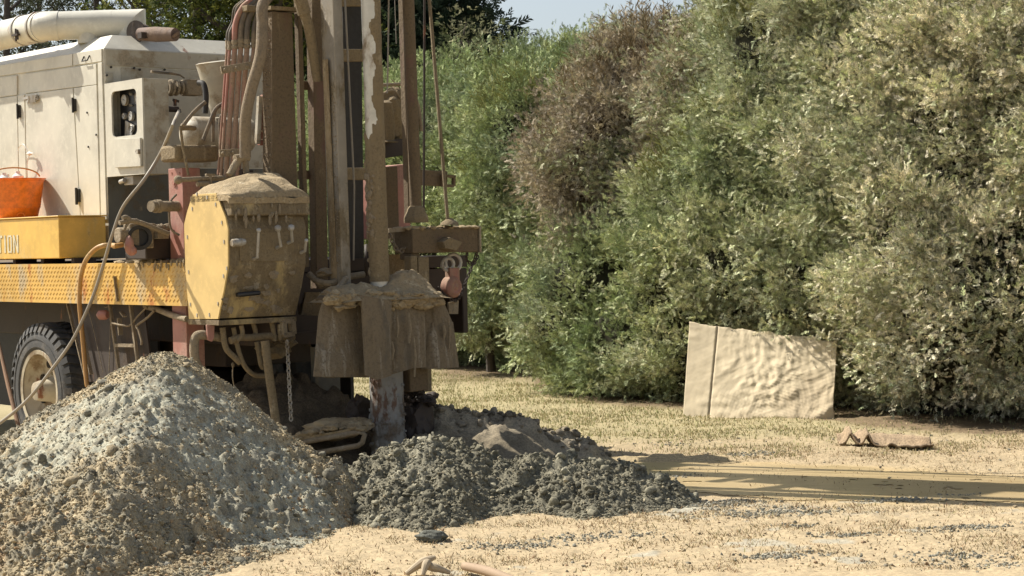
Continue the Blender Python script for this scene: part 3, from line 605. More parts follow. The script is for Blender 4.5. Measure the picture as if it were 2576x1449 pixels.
tree_crown = [E(1235, 745, 22.9, 0.44, 0.45, 0.42), E(1290, 700, 23.1, 0.3, 0.35, 0.3), E(1180, 790, 22.9, 0.3, 0.3, 0.24)]
ids.append(list(range(len(ALL), len(ALL) + 3))); ALL += tree_crown
for k, (nm, lab, kind, es) in enumerate(shrubs):
    e0 = es[0]; root = empty(nm, (e0[0], e0[1], 0), lab, 'hedge' if kind != 'brown' else 'cypress', group='cypresses of the tall hedge')
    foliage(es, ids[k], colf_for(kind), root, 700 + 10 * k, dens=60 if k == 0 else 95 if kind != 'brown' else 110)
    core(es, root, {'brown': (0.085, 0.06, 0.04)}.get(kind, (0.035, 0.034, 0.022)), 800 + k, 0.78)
    t = MB(); t.tube([(e0[0], e0[1], -0.05), (e0[0] + 0.05, e0[1], 1.2), (e0[0], e0[1], 2.4)], [0.09, 0.07, 0.04], 10)
    o = t.build('trunk', 'bark', root); o.location = -Vector(root.location)
    if kind in ('brown', 'mid', 'green') and k in (1, 2, 3):    # bare wispy shoots standing above the top
        rs = np.random.RandomState(900 + k); n = 260; e = es[0] if k != 3 else es[3]
        pts = []; dd = []
        for e in es:
            d = norm(rs.normal(0, 1, (n, 3)) * np.array([1, .8, .4]) + np.array([0, -0.1, 1.0])); pts.append(d * np.array(e[3:6]) * rs.uniform(0.95, 1.05, (n, 1)) + np.array(e[:3])); dd.append(d * 0.5 + np.array([0, 0, 1.0]) + rs.normal(0, .25, (n, 3)))
        pts = np.concatenate(pts); dd = np.concatenate(dd); kk = ~inside(pts, ids[k]); pts, dd = pts[kk], dd[kk]; n = len(pts)
        base = np.array([0.20, 0.155, 0.09]) if kind == 'brown' else np.array([0.22, 0.22, 0.085])
        sprays('shoots', pts, dd, rs.uniform(0.14, 0.34, n), np.tile(base, (n, 1)) * rs.uniform(0.8, 1.3, (n, 1)), 'twig', 'foliage', root, 910 + k)
g_ = G(1236, 935); tr = empty('small_cypress_tree', (tree_crown[0][0], g_.y, 0), 'small cypress tree with a bare dark trunk left of the rounded low bush', 'tree')
foliage(tree_crown, ids[-1], colf_for('green'), tr, 990, dens=150, per=24, size=(0.06, 0.12))
t = MB(); t.tube([(g_.x, g_.y, -0.05), (g_.x - .02, g_.y, 0.4), (tree_crown[0][0], tree_crown[0][1], 1.1)], [0.06, 0.048, 0.03], 10)
for q in tree_crown[1:]: t.tube([(g_.x, g_.y + .02, 0.5), (q[0], q[1], q[2])], [0.025, 0.012], 8)
o = t.build('trunk', 'bark', tr); o.location = -Vector(tr.location)

# -- trees beyond the hedge
def bgtree(name, label, base, h, crown, kind, col, col2, dens, trunk_r, seed, per=14, size=(0.12, 0.3), limbs=9, bark='bark', csz=0.45, group='trees beyond the hedge', zlo=0.0):
    rs = np.random.RandomState(seed); root = empty(name, base, label, 'tree', group=group); b = np.array(base)
    mb = MB(); top = b + np.array([rs.uniform(-.4, .4), rs.uniform(-.4, .4), h * 0.93])
    pts = [b + (top - b) * t + np.array([rs.normal(0, .08), rs.normal(0, .08), 0]) * (t > 0) for t in (0, .25, .5, .75, 1)]
    mb.tube(pts, [trunk_r, trunk_r * .8, trunk_r * .6, trunk_r * .4, trunk_r * .12], 10, 0)
    clp = []; dirs = []
    for i in range(limbs):
        t = rs.uniform(0.2, 0.95); o_ = b + (top - b) * t; a = rs.uniform(0, 6.28); L = crown * rs.uniform(0.6, 1.0) * (1.1 - 0.5 * t)
        e = o_ + np.array([math.cos(a) * L, math.sin(a) * L, L * rs.uniform(0.3, 0.9)]); m = (o_ + e) / 2 + np.array([0, 0, -0.1 * L])
        mb.tube([o_, m, e], [trunk_r * .38, trunk_r * .22, trunk_r * .06], 7, 4)
        for j in range(4):
            s = o_ + (e - o_) * rs.uniform(.4, .9); e2 = s + rs.normal(0, L * .28, 3) + np.array([0, 0, .15 * L]); mb.tube([s, e2], [trunk_r * .12, trunk_r * .03], 5); clp.append(e2)
        clp += [o_ + (e - o_) * q + rs.normal(0, .2, 3) for q in rs.uniform(.35, 1.05, dens)]
    o = mb.build('trunk', bark, root); o.location = -Vector(root.location)
    cp = np.array(clp); n = len(cp); off = rs.normal(0, 1, (n, per, 3)) * csz * np.array([1, 1, .7])
    pos_ = (cp[:, None] + off).reshape(-1, 3); D = off.reshape(-1, 3) / csz + rs.normal(0, .5, (n * per, 3)) + np.array([0, 0, .1])
    k = pos_[:, 2] > zlo; pos_, D = pos_[k], D[k]; nn = fbm(pos_, 0.9, 3, seed)
    cols = mixn(np.tile(np.array(col), (len(pos_), 1)), np.array(col2), 0.4 + nn + rs.normal(0, .25, len(pos_))) * rs.uniform(.7, 1.3, (len(pos_), 1))
    sprays('crown', pos_, D, rs.uniform(size[0], size[1], len(pos_)), cols, kind, 'leafy', root, seed + 1)
    return root
def gx_(px, Y): v = P(px, 300, Y); return (v.x, v.y, 0)
gl = ['grey-green gum tree with a thin pale trunk over the end of the intake duct', 'gum tree with thin dark forked trunk at the top left corner', 'slim gum tree with open crown above the middle of the duct', 'thin gum tree between the duct end and the dark leafy tree', 'spindly gum tree near the left edge behind the duct']
for i, (px, Y, h, sd) in enumerate([(225, 46, 12, 1101), (40, 44, 13, 1102), (130, 50, 13, 1103), (345, 48, 12, 1104), (-60, 47, 14, 1105)]):
    bgtree('gum_tree', gl[i], gx_(px, Y), h, 2.6, 'leaf', (0.07, 0.085, 0.05), (0.13, 0.145, 0.09), 9, 0.13, sd, per=16, size=(0.10, 0.22), limbs=22, bark='bark', csz=0.34)
bgtree('leafy_tree', 'dense dark leafy tree with yellow-green new leaves behind the compressor roof', gx_(480, 33), 7.6, 2.3, 'leaf', (0.045, 0.075, 0.028), (0.22, 0.23, 0.05), 13, 0.2, 1201, per=26, size=(0.10, 0.24), limbs=26, csz=0.33)
bgtree('leafy_tree', 'dark leafy tree partly hidden behind the hose bundle at the top', gx_(640, 31), 7.2, 2.0, 'leaf', (0.045, 0.07, 0.028), (0.20, 0.21, 0.05), 13, 0.2, 1202, per=26, size=(0.10, 0.24), limbs=22, csz=0.33)
bgtree('dark_conifer', 'dark conifer rising behind the hedge right of the mast', gx_(1010, 34), 9, 1.7, 'cypress', (0.035, 0.055, 0.03), (0.07, 0.09, 0.055), 13, 0.22, 1301, per=22, size=(0.18, 0.4), limbs=28, csz=0.33)
bgtree('dark_conifer', 'dark conifer with drooping fronds against the sky at the top centre', gx_(1085, 34), 6.0, 0.75, 'cypress', (0.035, 0.055, 0.035), (0.08, 0.10, 0.065), 12, 0.18, 1302, per=22, size=(0.18, 0.42), limbs=26, csz=0.28)
bgtree('pale_flowering_tree', 'pale blossoming tree in front of the dark conifer at the top centre', gx_(1105, 30.5), 5.35, 0.75, 'leaf', (0.13, 0.15, 0.07), (0.42, 0.40, 0.25), 9, 0.08, 1303, per=12, size=(0.10, 0.20), limbs=16, csz=0.25)
bgtree('dark_conifer', 'dark conifer showing between the drill pipe and the thin steel rod', gx_(880, 35), 9, 1.7, 'cypress', (0.03, 0.048, 0.028), (0.06, 0.08, 0.05), 12, 0.22, 1304, per=20, size=(0.18, 0.4), limbs=24, csz=0.33)

# ================================================================ cardboard sheet and torn sack
def sheet():
    n, m = 220, 140; tl, tr_, br, bl = (P(1735, 812, 17.45), P(2106, 858, 16.95), P(2097, 1058, 16.55), P(1718, 1047, 17.05))
    u, v = np.meshgrid(np.linspace(0, 1, n), np.linspace(0, 1, m)); u, v = u.ravel(), v.ravel()
    A = lambda q: np.array(q)[None]
    top = A(tl) * (1 - u[:, None]) + A(tr_) * u[:, None]; bot = A(bl) * (1 - u[:, None]) + A(br) * u[:, None]
    bot[:, 2] = np.maximum(bot[:, 2], 0.0) * 0 - 0.01; p = top * (1 - v[:, None]) + bot * v[:, None]
    q = np.stack([u * 3.2, v * 2, u * 0], 1)
    # creases: ridged noise, horizontal corrugation bands, one sharp vertical fold
    r = (1 - np.abs(fbm(q * np.array([1, .6, 1]), 1.3, 4, 11))) ** 16 * 0.9 + (1 - np.abs(fbm(q * np.array([1.4, .5, 1]) + 7, 1.9, 3, 13))) ** 20 * 0.8
    w = sm(u, 0.05, 0.55)
    rr_ = np.random.RandomState(5); wp = 0.10 * fbm(q, 1.2, 3, 12)
    dz = 0
    for k in range(30):
        a_ = rr_.uniform(0, 3.14); fq = rr_.uniform(1.5, 7.0 if k < 16 else 16.0); t_ = (q[:, 0] * math.cos(a_) + q[:, 1] * math.sin(a_)) * fq + rr_.rand() + wp * fq
        dz = dz + np.abs((t_ % 1) - 0.5) / fq * 0.023 * sm(fbm(q + k * 3, 1.1, 2, 30 + k), -0.05, 0.3) * (0.25 + w)
    dz += 0.0022 * np.sin(v * 55) * sm(fbm(q, 1.2, 2, 15), 0, .4)
    dz -= 0.012 * np.exp(-((u - (0.195 - 0.02 * v)) / 0.006) ** 2)
    dz += 0.04 * sm(u, 0.8, 1) * sm(v, .75, 1) * np.sin(u * 25 + v * 18)
    nrm_ = np.array([-0.42, -0.88, 0.2]); p = p + nrm_ * dz[:, None]
    p[:, 2] += 0.02 * fbm(q * 2, 2, 3, 16) * (v < 0.02)
    i = np.arange(n * m).reshape(m, n); Fq = np.stack([i[:-1, :-1].ravel(), i[1:, :-1].ravel(), i[1:, 1:].ravel(), i[:-1, 1:].ravel()], 1)
    st = sm(np.stack([u], 1)[:, 0] * 0.6 + v * 0.7 + 0.3 * fbm(q, 1.5, 4, 17), 0.75, 1.15)
    col = np.array([0.62, 0.53, 0.37]) * (1 + 0.08 * fbm(q, 4, 4, 18))[:, None]; col = col * (1 - 0.5 * st[:, None]) + np.array([0.34, 0.27, 0.18]) * 0.5 * st[:, None]
    ln = np.exp(-((u - (0.195 - 0.02 * v)) / 0.006) ** 2)[:, None] * 0.75; col = col * (1 - ln) + np.array([0.12, 0.09, 0.06]) * ln
    org = (tl.x, tl.y, 0)
    o = npmesh('cardboard_sheet', p, Fq, colmat('crumpled_cardboard', 0.85, 0.06, 8, 0.15), None, cols=col, smooth=True, origin=org)
    s = o.modifiers.new('thickness', 'SOLIDIFY'); s.thickness = 0.006
    tag(o, 'large crumpled sheet of brown cardboard leaning against the foot of the hedge', 'cardboard')
sheet()
def sack():
    n, m = 60, 22; u, v = np.meshgrid(np.linspace(0, 1, n), np.linspace(0, 1, m)); u, v = u.ravel(), v.ravel()
    a, b = G(2108, 1122), G(2345, 1128); q = np.stack([u * 3, v, u * 0], 1)
    x = a.x + (b.x - a.x) * u; y = a.y - 0.02 + (b.y - a.y) * u + (v - 0.35) * 0.42 * np.sin(np.pi * np.clip(u, 0.06, .94)) ** 0.6
    z = 0.025 + 0.05 * np.exp(-((v - .95) / .25) ** 2) + 0.03 * np.abs(fbm(q, 2.5, 4, 21)) + 0.13 * np.exp(-((u - .12) / .045) ** 2) * (1 - np.abs(v - .4)) + 0.12 * np.exp(-((u - .29) / .05) ** 2) * (1 - np.abs(v - .3) * 1.2)
    z -= 0.03 * np.exp(-((v - .55) / .2) ** 2) * sm(u, .3, .5); z = np.maximum(z, 0.008)
    i = np.arange(n * m).reshape(m, n); Fq = np.stack([i[:-1, :-1].ravel(), i[:-1, 1:].ravel(), i[1:, 1:].ravel(), i[1:, :-1].ravel()], 1)
    col = np.array([0.33, 0.25, 0.165]) * (1 + .2 * fbm(q, 3, 4, 22))[:, None]; col[v < .1] *= 0.8
    o = npmesh('torn_sack', np.stack([x, y, z], 1), Fq, 'clod', None, cols=col, smooth=True, origin=(a.x, a.y, 0)); s = o.modifiers.new('thickness', 'SOLIDIFY'); s.thickness = 0.012; s.offset = -1
    tag(o, 'torn brown paper sack lying flat on the dry ground right of the cardboard', 'sack')
sack()
# branch and root at the bottom edge, grey stone at the bottom left, flat clod
a, b = G(1168, 1424, .03), G(1330, 1475, .0)
t = MB(); t.tube([a, (a * .6 + b * .4) + Vector((0, 0, .01)), b], [0.021, 0.024, 0.02], 12, 5); o = t.build('broken_branch', paint('broken_branch_bark', (0.36, 0.26, 0.17), .3, 0, .8, .6, mudc=(0.25, 0.17, 0.11)), origin=a)
tag(o, 'short thick broken branch lying at the bottom edge of the ground', 'branch')
t = MB(); c = G(1075, 1440, .01)
for q in ([(-.10, -.03, 0), (-.02, 0, .05), (.04, .02, .07)], [(-.03, .0, .03), (.03, -.03, .03), (.11, -.02, .0)], [(.02, 0, .02), (.0, -.04, .05), (-.02, -.09, 0)]):
    t.tube([c + Vector(k) for k in q], [0.012, 0.022, 0.010], 10, 5)
o = t.build('split_root', paint('split_root_wood', (0.42, 0.34, 0.23), .3, 0, .85, .5, mudc=(0.3, 0.23, 0.15)), origin=c); tag(o, 'pale split piece of root on the tan mud left of the broken branch', 'root')
c = G(418, 1442, .05); c.y = 9.55; c = P(418, 1442, 9.5); o = MB().blob(c, (.05, .045, .05), .5, 3, 5, 1.2).build('grey_stone', 'clod', origin=c); 
me = o.data; at = me.color_attributes.new('Col', 'FLOAT_COLOR', 'POINT'); at.data.foreach_set('color', [0.27, 0.26, 0.22, 1] * len(me.vertices)); tag(o, 'angular grey stone on the lower front of the tall heap', 'stone')
c = G(1085, 1358, .01); o = MB().blob(c + Vector((0, 0, .015)), (.085, .05, .035), .4, 4, 6, 1.6).build('clay_clod', 'clod', origin=c)
me = o.data; at = me.color_attributes.new('Col', 'FLOAT_COLOR', 'POINT'); at.data.foreach_set('color', [0.125, 0.13, 0.112, 1] * len(me.vertices)); tag(o, 'large flat grey-green clay clod at the front edge of the dark heap', 'clod')
# ================================================================ drilling rig truck (one thing, all in the truck frame)
rig = bpy.data.objects.new('drilling_rig_truck', None); C.objects.link(rig)
rig.matrix_world = Matrix(((ex.x, ey.x, 0, T0.x), (ex.y, ey.y, 0, T0.y), (0, 0, 1, 0), (0, 0, 0, 1)))
tag(rig, 'mud-splashed yellow and cream truck-mounted drilling rig with its tall mast raised', 'drilling rig')
V3 = Vector; YX = V3((0, 1, 0)); XX_ = V3((1, 0, 0)); ZZ = V3((0, 0, 1))
def z1(x, y): return (x * .3131, y * .3131)
def z2(x, y): return (x * .3031, y * .3031 + 365.9)
def z3(x, y): return (x * .3081, y * .3081 + 695.2)
def z4(x, y): return (x * .3030 + 365.9, y * .3030 + 365.9)
def z5(x, y): return (x * .3231 + 409.8, y * .3231)
def z6(x, y): return (x * .3232 + 695.2, y * .3232)
def z6b(x, y): return (x * .2223 + 263.4, y * .2223 + 146.4)
def z7(x, y): return (x * .2778 + 731.8, y * .2778 + 402.5)
def z7b(x, y): return (x * .2777 + 512.3, y * .2777 + 768.4)
def z3b(x, y): return (x * .1313 + 263.4, y * .1313 + 512.3)       # 360-660, 700-960
def quad(mb, pts, y, t):                                             # polygon seen on a plane y=const, extruded away
    q = [TY(a, b, y) for a, b in pts]; mb.prism(q, (0, t, 0)); return q
def quadx(mb, pts, x, t):
    q = [TX(a, b, x) for a, b in pts]; mb.prism(q, (-t, 0, 0)); return q

# ---- bed and side plate
bt, bb = TY(468, 661, 0), TY(468, 770, 0); z_t, z_b = bt.z, bb.z
xl, xr = -6.5, bt.x
mb = MB(); mb.box((xl, 0, z_b), (xr, 0.012, z_t)); mb.box((xl, 0.012, z_t - 0.012), (xr, 0.2, z_t)); mb.box((xl, .012, z_b), (xr, .06, z_b + .01))
sp = 0.052; rows = 8; rh = (z_t - z_b - 0.03) / rows
for i in range(int(3.6 / sp)):
    for j in range(rows):
        cx = xr - 0.02 - i * sp - (j % 2) * sp / 2; cz = z_b + 0.02 + (j + .5) * rh; s = 1 if j % 2 else 1
        dx, dz = 0.013, 0.008 * s; w = 0.003
        mb.hexa([(cx - dx - w, 0.0, cz - dz), (cx - dx + w, 0.0, cz - dz), (cx + dx + w, 0.0, cz + dz), (cx + dx - w, 0.0, cz + dz)], [(cx - dx, -.0032, cz - dz), (cx - dx + w, -.0032, cz - dz), (cx + dx, -.0032, cz + dz), (cx + dx - w, -.0032, cz + dz)])
mb.build('side_plate', 'bed', rig, smooth=False)
mb = MB(); mb.box((xl, 0.2, z_t - 0.09), (xr, 2.4, z_t - .004)); mb.build('deck', 'darkbrown', rig)
mb = MB(); mb.box((xl, .7, .88), (xr + .1, .82, z_b + .1)); mb.box((xl, 1.6, .88), (xr + .1, 1.72, z_b + .1)); mb.box((-3.6, .83, .70), (-.9, 1.59, 1.12)); mb.box((-1.2, .2, z_b - .05), (-1.1, 2.3, z_b + .15)); mb.box((-.35, .15, .95), (-.25, 2.3, z_b + .2))
mb.box((-6.0, 0.75, 0.45), (-3.2, 1.7, 1.3)); mb.box((xl, 2.35, 0.9), (xr, 2.4, z_t - .1))  # block and far panel added to keep the underside dark
mb.build('chassis', 'darkbrown', rig, .01)
mb = MB()
for k in range(60):
    u = random.random(); c = TY(300 + 160 * u, 660, .06); mb.blob((c.x, random.uniform(0.01, .18), z_t + .004), (random.uniform(.02, .05), random.uniform(.02, .04), random.uniform(.01, .028)), .5, 2)
for k in range(16):
    c = TY(random.uniform(330, 462), 0, 0); mb.blob((c.x, -.004, z_t - random.uniform(.0, .04)), (.01, .006, random.uniform(.012, .03)), .4, 2)
mb.build('mud_crust', 'dry_lit_mud', rig)
mb = MB(); mb.bar(TY(*z3(935, 0), -.012), TY(*z3(960, 205), -.014), .018, .01); 
o = mb.build('strap', 'mud', rig)
# rear cross plate below the deck
mb = MB(); mb.box((xr - .02, .62, z_b - .02), (xr + .01, 2.35, z_t - .1)); mb.build('rear_beam', 'darkbrown', rig)
mb = MB(); q = [TX(*p, .03) for p in ((770, 735), (812, 735), (812, 850), (745, 850))]; mb.prism(q, (-.03, 0, 0)); mb.build('rear_panel', 'muddy_yellow', rig)

# ---- toolbox
a, b_, c, d = TY(147, 546, .03), TY(147, 650, .03), TY(-60, 545, .03), TY(-60, 650, .03)
zt, zb = a.z, b_.z; mb = MB(); mb.box((-4.5, .03, zb), (a.x, .42, zt)); tb = mb.build('toolbox', 'yellow', rig, .006)
mb = MB(); mb.box((-4.5, .02, zt + .002), (a.x + .01, .43, zt + .012)); mb.build('lid', 'yellow', tb, .003)
for xx in (-1.9, -2.9, -1.0 + a.x + .5): MB().box((xx, .12, z_t), (xx + .05, .3, zb - .001)).build('foot', 'darkbrown', tb)
def glyph(ch, x0, w, z0, h, y, s):
    m = MB(); B = lambda u0, v0, u1, v1: m.box((x0 + u0 * w, y, z0 + v0 * h), (x0 + u1 * w, y + .002, z0 + v1 * h)); st = s
    if ch == 'I': B(.3, 0, .7, 1)
    if ch == 'T': B(.3, 0, .7, .86); B(0, .86, 1, 1)
    if ch == 'O': B(0, .1, .3, .9); B(.7, .1, 1, .9); B(.08, .9, .92, 1); B(.08, 0, .92, .1)
    if ch == 'N':
        B(0, 0, .28, 1); B(.72, 0, 1, 1)
        m.hexa([(x0 + .285 * w, y, z0 + h), (x0 + .285 * w, y + .002, z0 + h), (x0 + .285 * w, y + .002, z0 + .72 * h), (x0 + .285 * w, y, z0 + .72 * h)], [(x0 + .715 * w, y, z0 + .28 * h), (x0 + .715 * w, y + .002, z0 + .28 * h), (x0 + .715 * w, y + .002, z0), (x0 + .715 * w, y, z0)])
    return m
zA, zB = TY(20, 636, .028).z, TY(20, 592, .028).z
lm = MB()
for ch, p0, p1 in (('T', -9, 6), ('I', 8, 17), ('O', 18.5, 30), ('N', 33, 46)):
    xa, xb = TY(p0, 610, .027).x, TY(p1, 610, .027).x; g_ = glyph(ch, xa, xb - xa, zA, zB - zA, .0265, 0); lm.add(g_.v, g_.f)
lm.build('lettering', 'lettering', tb, smooth=False)

# ---- compressor housing
yC = .46; xc = TY(266, 300, yC).x; zlo = TY(260, 122, yC).z; zhi = zlo + .125; z0 = z_t + .03; ins = .16; yF = 2.05
mb = MB(); mb.box((-5.6, yC, z0), (xc, yF, zlo))
mb.hexa([(-5.6, yC, zlo), (xc, yC, zlo), (xc, yF, zlo), (-5.6, yF, zlo)], [(-5.4, yC + ins, zhi), (xc - ins, yC + ins, zhi), (xc - ins, yF - ins, zhi), (-5.4, yF - ins, zhi)])
hs = mb.build('compressor_housing', 'cream', rig, .004, smooth=False)
def seamz(p): return p
def panel(pts, name='door_panel', t=.012, mat='cream', par=hs, y=None):
    q = [TY(*z1(*p), yC) for p in pts]; m = MB(); m.prism([v + V3((0, -t, 0)) for v in q], (0, t + .002, 0)); return m.build(name, mat, par, .003, smooth=False)
# seam line z(x)=620-.14x (zoom coords)
s1 = lambda x: 620 - .14 * x
panel([(-700, s1(-700) + 5), (145, s1(145) + 5), (145, 763), (-700, 880)])
panel([(210, s1(210) + 5), (782, s1(782) + 5), (786, 680), (210, 751)])
panel([(-700, 890), (146, 770), (165, 1765), (-700, 1765)])
panel([(152, 768), (206, 760), (225, 1765), (169, 1765)], 'door_post')
panel([(214, 758), (595, 709), (655, 1735), (230, 1765)])
panel([(603, 708), (786, 683), (815, 1765), (661, 1765)])
panel([(795, 505), (828, 500), (868, 1765), (823, 1765)], 'corner_post')
panel([(598, 430), (826, 391), (827, 494), (598, 528)], 'top_fascia')
panel([(-700, 640), (590, 432), (590, 530), (-700, 713)], 'top_fascia')
m = MB()
for (x_, y0_, y1_) in ((155, 845, 945), (600, 795, 895)):
    a, b_ = TY(*z1(x_, y0_), yC - .016), TY(*z1(x_ + 4, y1_), yC - .016); w = .02
    h_ = MB(); h_.box((a.x - w, yC - .028, b_.z), (a.x + w, yC - .013, a.z)); h_.cyl((a.x, yC - .034, b_.z - .01), (a.x, yC - .034, a.z + .01), .009); h_.build('hinge', 'dark', hs)
a, b_ = TY(*z2(650, 362), yC - .016), TY(*z2(655, 470), yC - .016); h_ = MB(); h_.box((a.x - .03, yC - .028, b_.z), (a.x + .03, yC - .013, a.z)); h_.cyl((a.x, yC - .034, b_.z - .02), (a.x, yC - .034, a.z + .01), .011); h_.build('hinge', 'dark', hs)
a = TY(*z1(245, 790), yC - .03); h_ = MB(); h_.bar((a.x - .13, a.y, a.z + .005), (a.x + .12, a.y, a.z + .012), .02, .02); h_.bar((a.x - .06, a.y, a.z - .02), (a.x + .13, a.y, a.z - .012), .012, .02)
for k in range(8): h_.bar((a.x - .02 + k * .018, a.y - .01, a.z + .02), (a.x - .02 + k * .018, a.y - .01, a.z - .04), .006, .01)
h_.build('latch', 'steel', hs)
c = TY(*z1(698, 470), yC - .014); h_ = MB(); h_.tube([(c.x - .045, c.y, c.z + .02), (c.x - .045, c.y - .02, c.z - .018), (c.x + .045, c.y - .02, c.z - .018), (c.x + .045, c.y, c.z + .02)], .0055, 8); h_.build('lifting_handle', 'dark', hs)
c = TY(*z1(240, 1235), yC - .05); h_ = MB(); h_.blob(c, (.04, .02, .015), .5, 2, 3); h_.tube([c, c + V3((-.05, 0, -.07)), c + V3((-.10, .02, -.20)), c + V3((-.12, .03, -.3))], .004, 6, 4); h_.tube([c + V3((-.02, 0, .01)), c + V3((-.09, -.01, .08)), c + V3((-.2, 0, .06)), c + V3((-.22, 0, .02))], .004, 6, 5); h_.build('tie_cord', 'white', hs)
# rear of the housing: upper band, access panel outline, bolts
mb = MB(); mb.box((xc, yC + .02, zlo - .13), (xc + .008, yF, zlo - .005)); mb.box((xc, yC + .14, zlo - .9), (xc + .006, yF - .02, zlo - .14))
mb.build('rear_panel', 'cream_rear', hs, .002, smooth=False)
mb = MB(); q = [TX(*z1(*p), xc + .012) for p in ((848, 585), (912, 583), (912, 650), (848, 650))]; mb.prism(q, (-.01, 0, 0)); mb.build('corner_plate', 'cream_rear', hs)
mb = MB(); mb.box((xc - .001, yC + .001, z0), (xc + .003, yF, zlo - .91)); mb.build('lower_rear_panel', paint('grey_rear_paint', (0.12, 0.12, 0.10), .45, 0, .6, .2, mudc=(.14, .115, .08), streak=False), hs)
for (x_, y_) in ((890, 540), (1075, 548), (855, 605), (1320, 560), (1120, 560)): c = TX(*z1(x_, y_), xc + .012); MB().cyl(c, c + V3((.01, 0, 0)), .009, n=8).build('bolt', 'dark', hs)
for (x_, y_) in ((695, 905), (768, 1083), (705, 1180)): c = TY(*z1(x_, y_), yC - .02); MB().cyl(c, c + V3((0, .01, 0)), .008, n=8).build('bolt', 'dark', hs)
# duct
yD = .36
pJ = TY(112, 66, yD); pL = pJ + V3((-2.6, 0, 0)); wJ = toW(pJ); pR = toL(P(305, 60, wJ.y)); 
dr = .112; mb = MB(); dirR = (pR - pJ).normalized()
mb.tube([pL, pJ - V3((.02, 0, 0))], .118, 40); mb.tube([pJ - V3((.05, 0, 0)), pJ, pJ + dirR * .12], dr + .004, 40); mb.tube([pJ, pR - dirR * .06], dr, 40)
# mitred downward elbow: box-sided end piece
nrm_ = dirR.cross(ZZ).normalized(); e0 = pR - dirR * .06
n_ = 24; ring0 = [e0 + (nrm_ * math.cos(2 * math.pi * k / n_) + ZZ * math.sin(2 * math.pi * k / n_)) * dr for k in range(n_)]
ring1 = [p + dirR * (.03 + dr + (p - e0).z) for p in ring0]; mb.hexa(ring0, ring1)
ring2 = [V3((p.x, p.y, zhi - .02)) for p in ring1]; mb.hexa(ring2, ring1)
du = mb.build('intake_duct', 'cream_duct', rig, ang=50)
for px_ in (62, 100):
    c = TY(px_, 66 + (112 - px_) * .2, yD); m = MB(); m.lathe(c - V3((.012, 0, 0)), (1, 0, 0), [(0, .118), (0, .126), (.024, .126), (.024, .118)], 40); m.build('clamp_band', 'steel', du)
c = TY(40, 88, yD - .12); m = MB(); m.bar(c + V3((-.05, 0, .0)), c + V3((.05, 0, .0)), .03, .015); m.cyl(c + V3((-.0, 0, -.05)), c + V3((0, 0, .05)), .008); m.cyl(c + V3((.03, 0, -.04)), c + V3((.03, 0, .04)), .008); m.build('clamp_bolt', 'darkbrown', du)
mb = MB(); c = pJ + dirR * .35; mb.cyl((c.x, c.y, zhi - .03), (c.x, c.y, c.z - .05), .09, n=24); mb.build('duct_support', 'cream', rig)
# muffler and flanged outlet
a, b_ = P(352, 86, 14.9), P(441, 87, 14.7); m = MB(); m.tube([toL(a), toL(a * .55 + b_ * .45), toL(b_)], [.048, .058, .050], 20); m.tube([toL(b_ + V3((.0, 0, 0))), toL(b_ + V3((.012, 0, -.015)))], [.047, .03], 20); mu = m.build('muffler', 'rustmuff', rig)
a = P(343, 80, 15.2); m = MB(); m.lathe(toL(a), toL(a + V3((-.5, -.9, 0))) - toL(a), [(-.1, .065), (0, .065), (0, .088), (.014, .088), (.014, .07)], 28); m.build('flanged_outlet', 'darkbrown', rig)
for xx in (360, 430): c = toL(P(xx, 100, 14.8)); MB().box((c.x - .03, c.y - .03, zhi - .02), (c.x + .03, c.y + .03, c.z + .01)).build('muffler_bracket', 'darkbrown', mu)

# ---- gauge cabinet
xg0, xg1 = xc + .012, TY(*z6b(434, 700), yC - .01).x; zg1 = TY(*z6b(410, 225), yC - .01).z; zg0 = TY(*z6b(450, 1310), yC - .01).z
yg0 = yC - .01; yg1 = yg0 + .22; th = .014
cab = MB(); cab.box((xg0, yg0 + .1, zg0), (xg1, yg1, zg1)); cab.box((xg0, yg0 + th, zg0), (xg0 + .012, yg0 + .1, zg1)); cab.box((xg1 - .008, yg0 + th, zg0), (xg1, yg0 + .1, zg1)); cab.box((xg0 + .012, yg0 + th, zg1 - .012), (xg1 - .008, yg0 + .1, zg1)); cab.box((xg0 + .012, yg0 + th, zg0), (xg1 - .008, yg0 + .1, zg0 + .012))
cb = cab.build('gauge_cabinet', 'cream_rear', rig, .003, smooth=False)
# face with a rounded window: strips around a rounded rectangle
wl, wr = TY(*z6b(78, 600), yg0), TY(*z6b(362, 600), yg0); wt, wb = TY(*z6b(215, 360), yg0).z, TY(*z6b(225, 880), yg0).z
wx0, wx1 = wl.x, wr.x; rr = .045; rim_in = []
for (cx_, cz_, a0) in ((wx1 - rr, wt - rr, 0), (wx0 + rr, wt - rr, 90), (wx0 + rr, wb + rr, 180), (wx1 - rr, wb + rr, 270)):
    for k in range(7): a = R(a0 + 15 * k); rim_in.append((cx_ + rr * math.cos(a), cz_ + rr * math.sin(a)))
def outer(x, z):
    cx_, cz_ = (wx0 + wx1) / 2, (wt + wb) / 2; 
    dx, dz = x - cx_, z - cz_; tx = ((xg1 if dx > 0 else xg0) - cx_) / dx if abs(dx) > 1e-6 else 1e9; tz = ((zg1 if dz > 0 else zg0) - cz_) / dz if abs(dz) > 1e-6 else 1e9
    t = min(tx, tz); return (cx_ + dx * t, cz_ + dz * t)
rim_o = [outer(*p) for p in rim_in]
